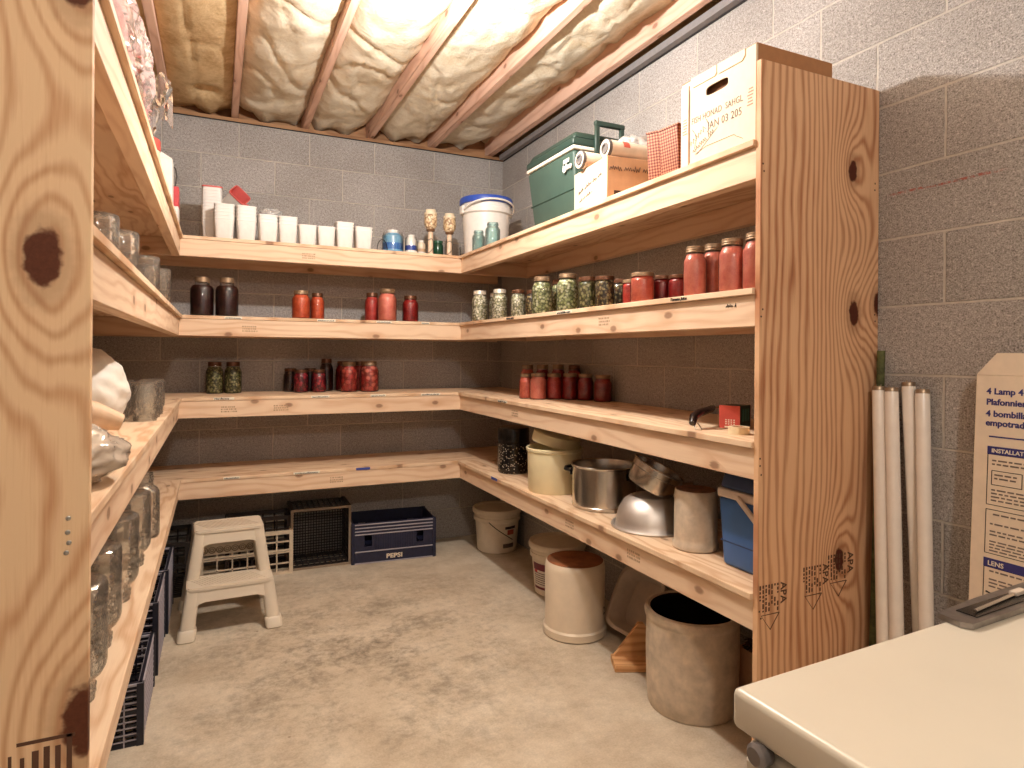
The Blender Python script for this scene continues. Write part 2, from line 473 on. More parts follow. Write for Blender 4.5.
# ------------------------------------------------------------------ the room
XR, YB, XLW = 1.837, 4.1375, -.69
WT = 2.642
Y0 = -2.4
def uvwall(name, pts, mat, uvf):
    me = bpy.data.meshes.new(name); me.from_pydata(pts, [], [(0, 1, 2, 3)])
    ul = me.uv_layers.new(name='UVMap')
    for l in me.loops: ul.data[l.index].uv = uvf(me.vertices[l.vertex_index].co)
    me.materials.append(mat)
    o = bpy.data.objects.new(name, me); COL.objects.link(o); o['kind'] = 'structure'
    return o
uvwall('wall_back', [(XLW, YB, 0), (XR, YB, 0), (XR, YB, WT), (XLW, YB, WT)], BLOCK_B, lambda c: (c.x-.107+.2032+.4064*10, c.z))
uvwall('wall_right', [(XR, YB, 0), (XR, Y0, 0), (XR, Y0, WT), (XR, YB, WT)], BLOCK_R, lambda c: (c.y-1.095, c.z))
uvwall('wall_left', [(XLW, Y0, 0), (XLW, YB, 0), (XLW, YB, WT), (XLW, Y0, WT)], BLOCK_B, lambda c: (c.y+.1, c.z))
MB().bx(XLW-.2, XR+.2, Y0, YB+.2, -.1, 0).build('floor', FLOOR, kind='structure')
CEILM = wood('subfloor_board', 'X', lin(150, 104, 70), lin(186, 140, 100), freq=10)
MB().bx(XLW-.2, XR+.3, Y0, YB+.3, 2.92, 2.94).build('ceiling', CEILM, kind='structure')
# sill plates and rim boards on top of the block walls
t1 = MB().bx(XLW-.15, XR+.15, YB+.03, YB+.14, WT+.006, WT+.038).build('trim_1', CEILM, kind='structure')
MB().bx(XLW-.15, XR-.02, YB-.008, YB+.14, WT, WT+.006).build('trim_2', BLACKTRIM, kind='structure')
MB().bx(XR-.035, XR+.14, Y0, YB-.02, WT+.004, WT+.036).build('trim_3', GREYTRIM, kind='structure')
MB().bx(XR-.004, XR+.14, Y0, YB-.02, WT-.004, WT+.004).build('trim_4', BLACKTRIM, kind='structure')
MB().bx(XLW-.15, XLW+.02, Y0, YB-.02, WT, WT+.038).build('trim_5', GREYTRIM, kind='structure')
MB().bx(XLW-.15, XR+.15, YB+.10, YB+.14, WT+.038, 2.92).build('trim_6', CEILM, kind='structure')
MB().bx(XR+.10, XR+.14, Y0, YB+.1, WT+.036, 2.92).build('trim_7', CEILM, kind='structure')

JX = [-.27, .083, .49, .90, 1.325, 1.752]
JN = ['leftmost ceiling joist, above the plastic wrapped bundle', 'second ceiling joist from the left, between browned and pale insulation',
      'third ceiling joist from the left', 'fourth ceiling joist from the left, beside the brightest insulation', 'fifth ceiling joist, second from the right wall',
      'ceiling joist nearest the right block wall']
for x, l in zip(JX, JN):
    o = MB().bx(x-.019, x+.019, Y0, YB+.09, 2.68, 2.915, bev=.003).build('ceiling_joist', JOIST)
    tag(o, 'bare pine '+l, 'joist', 'ceiling joists')
bays = [(XLW+.03, JX[0])]+list(zip(JX, JX[1:]))+[(JX[-1], XR+.10)]
BN = ['strip of browned glass wool over the left wall', 'flat browned glass wool with a dark hole, in the bay left of the pale wool',
      'pale lumpy glass wool between second and third joist from left', 'brightest puffy glass wool between third and fourth joist from left',
      'bulging cream glass wool between fourth and fifth joist', 'cream glass wool drooping beside the joist nearest the right wall',
      'narrow strip of glass wool over the right wall sill']
for bi, ((xa, xb), l) in enumerate(zip(bays, BN)):
    xa += .020; xb -= .020
    w = xb-xa
    drop = [.0, .006, .02, .025, .02, .02, -.04][bi]
    rec = [.045, .035, .06, .075, .085, .10, .06][bi]
    def fn(u, v, xa=xa, w=w, bi=bi, drop=drop, rec=rec):
        y = Y0+.02+v*(YB+.06-Y0)
        x = xa+u*w
        side = (2*u-1)
        prof = max(0, 1-abs(side)**3.2)
        if bi == 5: prof = max(0, 1-max(0, side)**1.6*1.35-max(0, -side)**5*.7)
        p = Vector((x*2.4+bi*9, y*1.5, bi))
        lump = noise.noise(p*1.1)*.6+noise.noise(p*2.6)*.5+(.35-abs(noise.noise(p*4.7)))*.45+noise.noise(p*7.1)*.2+noise.noise(p*15)*.09
        fold = abs(noise.noise(Vector((x*1.0+bi*4, y*1.9+.9*noise.noise(p*1.5), 3.3+bi))))
        crease = exp(-(fold/.05)**2)
        f2 = abs(noise.noise(Vector((x*2.6+bi*4, y*.8+.6*noise.noise(p*2), 8.3+bi))))
        crease += .5*exp(-(f2/.03)**2)
        k = [1, .35, .85, 1, 1, 1, .8][bi]
        z = 2.68+rec-(drop+rec*.55)*prof-lump*.032*k+crease*.018*k
        if bi == 1:
            z += .09*exp(-(((x+.06)/.05)**2+((y-3.84)/.06)**2)) + .012*exp(-((x+.13+.02*sin(y*3))/.008)**2)
        e = max(0, (y-(YB-.16))/.22)
        z += .035*e*abs(sin(x*17+bi))
        return (x+.0*side, y, min(z, 2.80))
    o = MB().grid(max(8, int(w/.016)), 250, fn).build('insulation_batt', WOOL_OLD if bi in (0, 1, 6) else WOOL, ang=80)
    tag(o, l, 'insulation', 'glass wool batts between the joists')

# ------------------------------------------------------------------ shelving
XF, XL, YF = 1.336, -.167, 3.654
ZS = [1.8526, 1.4425, 1.0165, .5975]       # undersides of the four plywood decks, top first
PT = .018
YR, YL = 1.288, 1.085                       # camera side faces of the two end panels
shelf = thing('pantry_shelving', 'U-shaped built-in pantry shelving of raw pine and plywood on three walls', 'shelving', (0, 0, 0))
def board(name, mat, *b, bev=.0015): return MB().bx(*b, bev=bev).build(name, mat, shelf)
p = MB().bx(XF+.009, XR-.003, YR, YR+PT, 0.001, 2.087, bev=.0012).build('end_panel', PANEL_R, shelf)
p['label'] = 'tall knotty plywood end panel on the right'
rp = p
q = MB().bx(XLW+.003, XL, YL, YL+PT, 0.001, 2.43, bev=.0012).build('end_panel', PANEL_L, shelf)
q['label'] = 'tall plywood end panel at the left edge of the photo'
lp = q
RAIL = .0885
decks = []
for i, z in enumerate(ZS):
    dl = board('shelf_board', PLY_Y, XLW+.004, XL, YL+PT, YF+.0, z, z+PT)
    db = board('shelf_board', PLY_X, XLW+.004, XR-.004, YF+.0005, YB-.004, z, z+PT)
    dr = board('shelf_board', PLY_Y, XF, XR-.004, YR+PT, YF+.0, z, z+PT)
    decks.append((dl, db, dr))
    o = .014
    board('front_rail', W_Y, XL-o-.038, XL-o, YL+PT+.001, YF+.003, z-RAIL, z-.0005)
    board('front_rail', W_X, XLW+.01, XR-.01, YF+.004, YF+.042, z-RAIL, z-.0005)
    board('front_rail', W_Y, XF+o, XF+o+.038, YR+PT+.001, YF+.003, z-RAIL, z-.0005)
    board('wall_cleat', W_Y, XLW+.004, XLW+.042, YL+PT+.001, YF+.003, z-RAIL, z-.0005)
    board('wall_cleat', W_X, XLW+.05, XR-.05, YB-.042, YB-.004, z-RAIL, z-.0005)
    board('wall_cleat', W_Y, XR-.042, XR-.004, YR+PT+.001, YF+.003, z-RAIL, z-.0005)
# nail and screw heads on the panels
SCREW = plain('screw_head', lin(190, 184, 176), .3, .9)
NAIL = plain('nail_hole', lin(74, 44, 28), .8)
nb = MB()
for (x, z) in [(-.192, 1.034), (-.1925, 1.014), (-.191, .999), (-.194, .985)]:
    nb.lathe([(0, 0), (.0034, 0), (.0034, .001), (.002, .0017), (0, .0017)], 10, M=T(x, YL, z) @ RX(90))
nb.build('screw_heads', SCREW, lp)
nb = MB()
for z in (1.80, 1.78, 1.40, 1.38, .99, .97, .945, .57, .55):
    for x in (1.356, 1.82):
        nb.lathe([(0, -.0002), (.0032, -.0002), (.0026, .0004), (0, .0004)], 8, M=T(x+random.uniform(-.006, .006), YR, z) @ RX(90))
nb.build('nail_heads', NAIL, rp)
# mill stamps on the plywood
def stamp(parent, M, k=1.0):
    a = text('mill_stamp', 'APA', .032*k, M @ T(0, 0, 0), INKBROWN, parent, bold=.0006)
    mb = MB(); rnd = random.Random(4)
    for r in range(7):
        y = -.012-.011*r
        x = 0
        while x < .075:
            wd = rnd.uniform(.004, .015)
            if rnd.random() < .75: mb.box((x+wd/2, y*k, .0002), (wd, .0055*k, .0005), M=M)
            x += wd+.004
    mb.tube([(.083, -.006, 0), (.125, -.04, 0), (.083, -.074, 0), (.083, -.006, 0)], .0016, 4, M=M)
    mb.build('mill_stamp', INKBROWN, parent)
F = FACE_FRONT
stamp(rp, T(1.600, YR-.0004, .668) @ F @ RZ(-90), 1.0)
stamp(rp, T(1.705, YR-.0004, .690) @ F @ RZ(-90), 1.05)
stamp(rp, T(1.432, YR-.0004, .640) @ F @ RZ(-90), 1.0)
mb = MB(); rnd = random.Random(3)
for k in range(9):
    mb.bx(-.300+k*.0135, -.300+k*.0135+rnd.uniform(.004, .008), YL-.0005, YL, .655+k*.0015, .69+k*.003+rnd.uniform(0, .014))
mb.bx(-.25, -.182, YL-.0005, YL, .722, .727)
mb.build('mill_stamp', INKBROWN, lp)
# hand lettered tape along the shelf edges
def edge_label(deck, M, w, seed, txt=None, tape=True):
    par = deck
    if tape:
        tp = MB().box((w/2, .0065, 0), (w, .013, .0006), M=M).build('shelf_label', TAPE, deck); par = tp
    if txt: text('lettering', txt, .0135, M @ T(.004, .0022, .0005), INK, par, shear=.25, sx=1.1, bold=.0004)
    else: scribble(MB(), w*.85, .0075, M @ T(w*.06, .0025, .0003), seed, .0014).build('lettering', INK, par)
for x, w, s in ((.03, .085, 1), (.50, .10, 2), (.83, .09, 3), (1.10, .05, 4)):
    edge_label(decks[1][1], T(x, YF-.0004, ZS[1]+.003) @ F, w, s)
for x, w, s, t in ((-.02, .10, 5, 'Hot Banana'), (.47, .10, 6, None), (.80, .09, 7, None), (1.10, .12, 8, None)):
    edge_label(decks[2][1], T(x, YF-.0004, ZS[2]+.003) @ F, w, s, t)
for x, w, s in ((.03, .08, 11), (.38, .14, 12)):
    edge_label(decks[3][1], T(x, YF-.0004, ZS[3]+.003) @ F, w, s)
MB().bx(.72, .80, YF-.001, YF, ZS[3]+.003, ZS[3]+.016).build('blue_tape', plain('blue_tape', lin(58, 78, 158), .5), decks[3][1])
MB().bx(XF-.001, XF, 3.05, 3.13, ZS[3]+.003, ZS[3]+.017).build('blue_tape', bpy.data.materials['blue_tape'], decks[3][2])
LF = lambda y, z: T(XF-.0004, y, z) @ FACE_LEFT
edge_label(decks[1][2], LF(1.66, ZS[1]+.003), .16, 21, 'Tomato Juice', tape=False)
edge_label(decks[1][2], LF(2.42, ZS[1]+.003), .13, 22)
edge_label(decks[1][2], LF(2.95, ZS[1]+.003), .10, 23, tape=False)
edge_label(decks[2][2], LF(3.05, ZS[2]+.003), .12, 24)
scribble(MB(), .04, .012, T(XF+o-.0004, 1.42, ZS[1]-.03) @ FACE_LEFT, 9, .0008).build('pencil_mark', INK, shelf)
# faint grade stamps on the rails
GHOST = plain('faded_stamp', lin(178, 146, 116), .8)
def grade(M, seed):
    mb = MB(); rnd = random.Random(seed)
    for r in range(3):
        x = 0
        while x < .07:
            wd = rnd.uniform(.003, .009); mb.box((x, -r*.012, .0002), (wd, .007, .0004), M=M); x += wd+.004
    return mb
for i, (x, z) in enumerate(((.12, ZS[1]-.035), (.02, ZS[2]-.035), (.28, ZS[2]-.035), (.42, ZS[0]-.035), (.58, ZS[3]-.03))):
    grade(T(x, YF+.0035, z) @ F, i).build('grade_stamp', GHOST, shelf)
for i, (y, z) in enumerate(((1.9, ZS[3]-.03), (2.35, ZS[3]-.03), (2.9, ZS[2]-.03), (2.1, ZS[1]-.03))):
    grade(T(XF+o-.0005, y, z) @ FACE_LEFT, 20+i).build('grade_stamp', GHOST, shelf)

# ------------------------------------------------------------------ jars
GLASSJ = glass('jar_glass', (.97, .97, .96), refl=.6, edge=.9)
GLASSE = glass('empty_jar_glass', (.985, .985, .975), refl=.9, haze=.05, hazecol=lin(255, 246, 232), edge=.12, wav=.6)
GLASSA = glass('aqua_jar_glass', (.80, .91, .90), refl=.9, haze=.16, hazecol=lin(186, 214, 208), edge=.6)
CONT = {
 'bean': granular('white_and_green_beans', [lin(226, 216, 190), lin(206, 198, 164), lin(172, 166, 126), lin(236, 228, 206)], 95, gap=lin(96, 92, 62)),
 'green': granular('split_green_beans', [lin(198, 198, 150), lin(168, 174, 118), lin(214, 212, 176), lin(140, 142, 94)], 90, gap=lin(70, 76, 40)),
 'dark': granular('dark_mixed_beans', [lin(88, 64, 38), lin(132, 116, 74), lin(52, 38, 26), lin(164, 146, 100)], 90, gap=lin(30, 22, 14)),
 'darkgreen': granular('dark_green_beans', [lin(112, 112, 62), lin(146, 140, 90), lin(84, 82, 44), lin(168, 158, 112)], 85, gap=lin(36, 32, 18)),
 'prune': pulp('dark_preserve', lin(24, 10, 10), lin(58, 18, 16)),
 'tomato': pulp('tomato_pulp', lin(206, 84, 66), lin(228, 118, 92)),
 'salmon': pulp('pink_tomato_juice', lin(222, 110, 94), lin(236, 136, 114)),
 'orange': pulp('orange_tomato_pulp', lin(190, 66, 36), lin(216, 96, 58)),
 'red': pulp('red_sauce', lin(168, 42, 38), lin(204, 70, 60)),
 'deep': pulp('deep_red_jam', lin(118, 18, 20), lin(158, 34, 32)),
 'beet': granular('diced_beets', [lin(150, 26, 44), lin(112, 14, 30), lin(178, 52, 62), lin(96, 10, 24)], 60, gap=lin(54, 6, 16)),
 'chunk': granular('tomato_chunks', [lin(206, 88, 74), lin(188, 62, 54), lin(222, 120, 100), lin(170, 48, 44)], 42, gap=lin(120, 28, 26)),
}
def jar_profile(R, H, neck=.72, sh=.70):
    return [(0, .002), (.86*R, .0), (.97*R, .018*H), (R, .06*H), (R, sh*H), (.965*R, (sh+.05)*H), (.86*R, (sh+.105)*H),
            ((neck+.03)*R, (sh+.145)*H), (neck*R, (sh+.17)*H), (neck*R, .985*H)]
PROTO = {}
def jar(size, content, x, y, z, label, group, D=None, H=None, lid='metal', rz=None):
    """filled canning jar: glass, contents, screw lid"""
    base = {'quart': (.092, .178), 'pint': (.084, .135), 'half': (.118, .212), 'straight': (.088, .12)}[size]
    D = D or base[0]; H = H or base[1]
    key = (size, content, lid)
    sc = (D/base[0], D/base[0], H/base[1])
    rz = random.uniform(0, 6) if rz is None else rz
    if key in PROTO:
        return dup(PROTO[key], (x, y, z+.0006), rz, label, group, sc)
    R, h = base[0]/2, base[1]
    nk, sh = {'quart': (.74, .66), 'pint': (.82, .66), 'half': (.60, .66), 'straight': (.93, .72)}[size]
    t = thing('canning_jar', label, 'jar', (x, y, z+.0006), rz, group); t.scale = sc
    MB().lathe(jar_profile(R, h, nk, sh), 28).build('glass_body', GLASSJ, t)
    pr = [(r*.955, min(zz, .9*h)+.003) for r, zz in jar_profile(R, h, nk, sh)][:-1]
    fill = .93 if size != 'half' else .80
    pr = [(r, zz) for r, zz in pr if zz < fill*h]; pr[0] = (0, .003)
    pr.append((0, pr[-1][1]+.001))
    MB().lathe(pr, 28).build('contents', CONT[content], t)
    lr = nk*R
    pl = [(lr*1.01, .865*h), (lr*1.07, .868*h), (lr*1.07, .885*h), (lr*1.05, .89*h), (lr*1.05, .975*h), (lr*1.03, .995*h), (lr*.9, h), (lr*.86, .997*h), (0, .998*h)]
    if lid == 'glass': pl = [(lr*1.06, .87*h), (lr*1.1, .89*h), (lr*1.04, .91*h), (lr*1.09, .93*h), (lr*1.04, .95*h), (lr*1.06, .985*h), (lr*.98, h), (0, h)]
    MB().lathe(pl, 28).build('screw_lid', {'metal': LIDMETAL, 'white': LIDWHITE, 'dark': LIDDARK, 'glass': LIDMETAL}[lid], t)
    PROTO[key] = t
    return t
z1, z2, z3, z4 = [z+PT for z in ZS]
G = 'filled canning jars on the shelves'
A2 = 'on the second back shelf'
jar('half', 'prune', -.078, 3.735, z2, 'left one of two tall near-black preserve jars on the second back shelf', G, .115, .205)
jar('half', 'prune', .042, 3.737, z2, 'right one of two tall near-black preserve jars on the second back shelf', G, .115, .208, 'metal')
jar('quart', 'orange', .423, 3.735, z2, 'wide orange jar left of the orange pair '+A2, G, .10, .158)
jar('quart', 'orange', .514, 3.757, z2, 'slimmer orange jar right of the orange pair '+A2, G, .078, .150, 'dark')
jar('quart', 'red', .848, 3.852, z2, 'red jar half hidden behind the large salmon pink jar on the back wall', G, .088, .175, 'dark')
jar('quart', 'salmon', .912, 3.732, z2, 'large salmon pink jar in front of a red one '+A2, G, .112, .190, 'glass')
jar('quart', 'deep', 1.063, 3.766, z2, 'single deep red jar standing alone near the corner on the back wall', G, .098, .160, 'dark')
R2 = 'on the second right shelf'
jar('quart', 'bean', 1.396, 3.461, z2, 'first jar of pale beans from the corner '+R2, G, .098, .180, 'white')
jar('quart', 'bean', 1.525, 3.520, z2, 'pale bean jar behind the first two at the corner end '+R2, G, .09, .178, 'white')
jar('quart', 'bean', 1.400, 3.180, z2, 'second front jar of pale beans from the corner '+R2, G, .090, .164, 'white')
jar('pint', 'bean', 1.425, 2.996, z2, 'third front bean jar from the corner, brown lidded, second right shelf', G, .080, .146, 'dark')
jar('pint', 'dark', 1.462, 2.905, z2, 'small jar of brown beans just left of the large green bean jars', G, .074, .138, 'dark')
jar('quart', 'green', 1.396, 2.673, z2, 'left of the two large green split pea jars '+R2, G, .100, .178, 'glass')
jar('quart', 'green', 1.525, 2.735, z2, 'green pea jar half hidden between the two large green ones', G, .09, .178, 'dark')
jar('quart', 'green', 1.394, 2.428, z2, 'right of the two large green split pea jars '+R2, G, .098, .165, 'glass')
jar('straight', 'darkgreen', 1.393, 2.258, z2, 'dark olive bean jar right of the large green pea jars', G, .078, .132, 'dark')
jar('straight', 'dark', 1.395, 2.132, z2, 'jar of dark mottled beans, left of the short red jars', G, .078, .122, 'dark')
jar('straight', 'dark', 1.515, 2.200, z2, 'dark bean jar peeping out behind the mottled bean jar', G, .08, .124, 'dark')
jar('straight', 'red', 1.445, 2.022, z2, 'narrow red jar left of the wide pinkish red jar '+R2, G, .07, .100, 'metal')
jar('straight', 'tomato', 1.396, 1.886, z2, 'wide short pinkish red jar in front '+R2, G, .086, .108, 'metal')
jar('straight', 'deep', 1.488, 1.892, z2, 'short deep red jar just right of the wide pinkish red one', G, .076, .103, 'dark')
jar('straight', 'deep', 1.492, 1.800, z2, 'short deep red jar left of the tall tomato juice jars', G, .078, .097, 'dark')
for x, y, D, H, l in ((1.40, 1.612, .074, .162, 'first tall tomato juice jar from the left'), (1.478, 1.612, .074, .176, 'second tall tomato juice jar from the left, set back,'),
                      (1.397, 1.446, .078, .160, 'third tall tomato juice jar from the left'), (1.403, 1.356, .078, .163, 'tall tomato juice jar cut off by the end panel')):
    jar('quart', 'salmon', x, y, z2, l+' '+R2, G, D, H, 'glass')
A3 = 'on the third back shelf'
jar('quart', 'darkgreen', -.016, 3.99, z3, 'left one of two green bean jars '+A3, G, .093, .180, 'dark')
jar('quart', 'darkgreen', .080, 3.99, z3, 'right one of two green bean jars '+A3, G, .093, .180, 'dark')
jar('pint', 'prune', .400, 4.05, z3, 'dark jar behind and left of the first beet jar', G, .08, .140, 'dark')
jar('pint', 'beet', .449, 3.945, z3, 'left one of two small beet jars '+A3, G, .086, .135, 'dark')
jar('pint', 'prune', .515, 4.05, z3, 'dark jar behind and between the two beet jars', G, .08, .140, 'dark')
jar('pint', 'beet', .551, 3.945, z3, 'right one of two small beet jars '+A3, G, .086, .135, 'dark')
jar('quart', 'prune', .612, 4.05, z3, 'tall slim dark jar behind the right beet jar', G, .080, .200, 'dark')
jar('quart', 'deep', .713, 4.052, z3, 'dark red jar behind the left tomato chunk jar', G, .09, .184, 'dark')
jar('quart', 'chunk', .727, 3.925, z3, 'left one of two jars of red tomato chunks '+A3, G, .104, .182, 'metal')
jar('quart', 'red', .815, 4.045, z3, 'red jar squeezed behind and between the tomato chunk jars', G, .082, .184, 'dark')
jar('quart', 'chunk', .847, 3.905, z3, 'right one of two jars of red tomato chunks '+A3, G, .112, .186, 'metal')
R3 = 'in the red cluster on the third right shelf'
for x, y, D, H, c, ld, l in ((1.602, 3.24, .084, .176, 'tomato', 'metal', 'back row jar at the left end'), (1.660, 3.165, .082, .178, 'deep', 'metal', 'second back row jar from the left'),
                    (1.722, 3.095, .082, .180, 'deep', 'metal', 'third back row jar from the left'), (1.776, 3.01, .082, .178, 'deep', 'dark', 'back row jar at the right end')):
    jar('quart', c, x, y, z3, l+' '+R3, G, D, H, ld)
for x, y, D, H, c, ld, l in ((1.498, 3.045, .074, .132, 'tomato', 'metal', 'front jar at the far left'), (1.530, 2.965, .088, .138, 'salmon', 'metal', 'palest pink front jar'),
                    (1.614, 2.945, .084, .136, 'red', 'metal', 'third front jar from the left'), (1.680, 2.892, .082, .138, 'deep', 'metal', 'fourth front jar from the left'),
                    (1.735, 2.825, .084, .136, 'deep', 'metal', 'fifth front jar from the left'), (1.765, 2.708, .09, .134, 'deep', 'metal', 'rightmost jar, standing a little apart')):
    jar('pint', c, x, y, z3, l+' '+R3, G, D, H, ld)

# empty jars
def empty_proto(R, H, neck, sh, inverted, name='empty_jar'):
    pr = jar_profile(R, H, neck, sh)
    n0 = neck*R
    pr = pr[:-1]+[(n0, .88*H), (n0*1.06, .885*H), (n0*1.06, .90*H), (n0, .905*H), (n0, .93*H), (n0*1.05, .935*H), (n0*1.05, .95*H), (n0, .955*H), (n0, H), (n0*.93, H), (n0*.93, .9*H)]
    inn = [(r-.0035 if r > .004 else 0, zz) for r, zz in jar_profile(R, H, neck, sh)[:-1]][::-1]
    inn = [(max(0, r), zz+(.006 if zz < .1*H else 0)) for r, zz in inn]
    pr += inn
    M = None
    if inverted: M = T(0, 0, H) @ RX(180)
    t = MB()
    t.lathe(pr, 28, M=M)
    return t
EJ = {}
def ejar(kind, x, y, z, label, group, sc=(1, 1, 1)):
    if kind not in EJ:
        R, H, nk, sh, inv = {'half': (.058, .225, .66, .68, True), 'halfup': (.056, .225, .62, .66, False), 'pinti': (.0425, .132, .84, .70, True), 'quarti': (.048, .165, .78, .70, True)}[kind]
        o = empty_proto(R, H, nk, sh, inv).build('empty_jar', GLASSE)
        EJ[kind] = o
    else:
        o = EJ[kind].copy(); COL.objects.link(o)
    o.location = (x, y, z+.0006); o.scale = sc; o.rotation_euler = (0, 0, random.uniform(0, 6))
    return tag(o, label, 'jar', group)
G4 = 'empty half gallon jars on the lowest left shelf'
for x, y, l in ((-.245, 1.42, 'nearest empty half gallon jar, beside the left end panel'), (-.250, 1.66, 'second nearest empty half gallon jar on the lowest left shelf'),
                (-.245, 1.95, 'third empty half gallon jar from the left panel, lowest left shelf'), (-.242, 2.25, 'fourth empty half gallon jar from the left panel, lowest left shelf'),
                (-.240, 2.58, 'farthest front row empty half gallon jar on the lowest left shelf'), (-.375, 1.78, 'empty half gallon jar behind the second and third of the front row'),
                (-.375, 2.10, 'empty half gallon jar behind the third and fourth of the front row'), (-.375, 2.44, 'empty half gallon jar behind the last two of the front row'),
                (-.37, 2.75, 'empty half gallon jar in the back row, farthest from the camera')):
    ejar('halfup' if y > 2.7 or y == 2.58 else 'half', x, y, z4, l, G4)
G3 = 'upturned empty pint jars on the third left shelf'
for x, y, l in ((-.225, 2.50, 'upturned pint jar nearest the camera along the edge, third left shelf'), (-.225, 2.62, 'second upturned pint jar along the edge of the third left shelf'),
                (-.225, 2.75, 'farthest upturned pint jar along the edge of the third left shelf'), (-.318, 2.48, 'upturned empty pint jar nearest the camera in the inner row, third left shelf'),
                (-.320, 2.60, 'middle upturned empty pint jar in the inner row, third left shelf'), (-.322, 2.73, 'far upturned empty pint jar in the inner row, third left shelf')):
    ejar('pinti', x, y, z3, l, G3)
G2 = 'upturned empty quart jars on the second left shelf'
for x, y, l in ((-.285, 1.93, 'upturned empty quart jar nearest the camera, second left shelf'), (-.265, 2.18, 'upturned empty quart jar second from the camera, second left shelf'),
                (-.250, 2.72, 'upturned empty quart jar third from the camera, second left shelf'), (-.235, 3.10, 'upturned empty quart jar farthest from the camera, second left shelf'),
                (-.40, 2.05, 'upturned empty quart jar behind the nearest two, second left shelf')):
    ejar('quarti', x, y, z2, l, G2, (1.05, 1.05, 1.0))

# ------------------------------------------------------------------ top shelf, back wall
REDIN = plain('red_lining', lin(224, 108, 102), .5)
def carton(red=False, h=.11, w=.10):
    """square tapered freezer carton, open on top"""
    t = bpy.data.objects.new('freezer_carton', None); COL.objects.link(t)
    q = w/2
    def sq(s, z): return (s*1.0, z)
    k = 6.0
    MB().lathe([(0, 0), (q*.80, 0), (q*.86, .004), (q*.985, h*.93), (q*1.03, h*.935), (q*1.03, h), (q*.975, h), (q*.955, h*.92)], 40, sq=k).build('carton_wall', DIMPLE, t)
    MB().lathe([(q*.97, h*.995), (q*.94, h*.9), (q*.82, .006), (0, .006)], 40, sq=k).build('carton_lining', REDIN if red else DIMPLE, t)
    if red: MB().lathe([(q*1.035, h*.93), (q*1.045, h*.94), (q*1.045, h*1.004), (q*.97, h*1.004), (q*.965, h*.99)], 40, sq=k).build('carton_rim', REDIN, t)
    return t
cw = carton(); cr = carton(True)
used = {'w': 0, 'r': 0}
def put_carton(kind, loc, label, group, rz=0, rot=None):
    pr = cw if kind == 'w' else cr
    if used[kind] == 0: o = pr; o.location = loc
    else: o = dup(pr, loc)
    used[kind] += 1
    o.rotation_euler = rot if rot else (0, 0, rz)
    return tag(o, label, 'carton', group)
rows = [(.027, 3.722, .176, 'first'), (.133, 3.724, .182, 'second'), (.242, 3.722, .143, 'third'), (.348, 3.722, .142, 'fourth'), (.452, 3.718, .106, 'fifth'), (.552, 3.718, .108, 'sixth'), (.655, 3.730, .139, 'seventh'), (.763, 3.730, .125, 'eighth')]
for i, (x, y, H, nm) in enumerate(rows):
    n = max(1, int(round((H-.11)/.018))+1)
    rz = random.uniform(-.08, .08)
    for k in range(n):
        which = 'only white carton' if n == 1 else 'top white carton' if k == n-1 else 'bottom white carton' if k == 0 else 'inner nested white carton'
        put_carton('w', (x+random.uniform(-.001, .001), y, z1+.0006+k*.0185), f'{which} in the {nm} small stack from the left, top back shelf', 'white freezer cartons on the top back shelf', rz+k*.006)
for k in range(12):
    put_carton('w' if k < 11 else 'r', (-.034, 3.842, z1+.0006+k*.0172), 'red rimmed carton on top of the tall stack at the left end' if k == 11 else 'white carton nested in the tall stack under the red rimmed one', 'cartons in the tall stack on the top back shelf', 0)
for k in range(6):
    put_carton('w', (.088, 3.86, z1+.0006+k*.018), 'white carton in the stack carrying the tilted red cartons', 'cartons under the tilted red cartons', 0)
put_carton('r', (.098, 3.862, z1+.112), 'upright red lined carton on the stack behind the first white ones', 'red lined cartons', 0)
put_carton('r', (.047, 3.850, z1+.208), 'red lined carton tipped diagonally toward the room, on top of the stack', 'red lined cartons', rot=(RAD(50), RAD(42), RAD(8)))
# loose wrapping on the third stack
CLING = glass('cling_film', (.97, .97, .97), rough=.12, refl=1.0, haze=.35, hazecol=lin(240, 236, 230))
o = MB().blob((.262, 3.735, z1+.165), (.05, .028, .022), .5, 2.2, 4, seed=5).build('crumpled_film', CLING, ang=180)
tag(o, 'crumpled clear film lying on the third carton stack from the left', 'plastic wrap')
WIRE = plain('dark_wire', lin(52, 44, 40), .4, .6)
o = MB().tube([(.842+.03*(1-cos(a)), 3.70, z1+.006+.062*sin(a)) for a in [pi*k/14 for k in range(15)]], .0022, 8).build('wire_hoop', WIRE)
tag(o, 'bent dark wire hoop standing between white cartons and blue jars', 'wire')
# blue and white packages under glass
BLUE = plain('blue_print', lin(66, 118, 188), .4); LBLUE = plain('pale_blue_print', lin(120, 172, 206), .4)
def package(x, y, D, h, label, c1, c2, rimc):
    t = thing('lidded_tin', label, 'tin', (x, y, z1+.0006))
    r = D/2
    MB().lathe([(0, 0), (r*.96, 0), (r, .006), (r, .014), (r*.93, .018)], 28).build('base_rim', rimc, t)
    MB().lathe([(r*.93, .018), (r*.93, h*.42)], 28).build('printed_band', c1, t)
    MB().lathe([(r*.93, h*.42), (r*.90, h*.72), (r*.6, h*.86), (r*.56, h*.86)], 28).build('shoulder', c2, t)
    MB().lathe([(r*.52, h*.84), (r*.54, h*.86), (r*.52, h), (r*.4, h*1.01), (0, h*1.01)], 28).build('cap', WHITE_PL, t)
    MB().lathe([(r*1.0, .012), (r*1.0, h*.72), (r*.86, h*.9), (r*.84, h*.9)], 28).build('clear_cover', GLASSJ, t)
    return t
package(.948, 3.752, .128, .136, 'larger blue and white round tin under a clear cover on the top back shelf', BLUE, LBLUE, LBLUE)
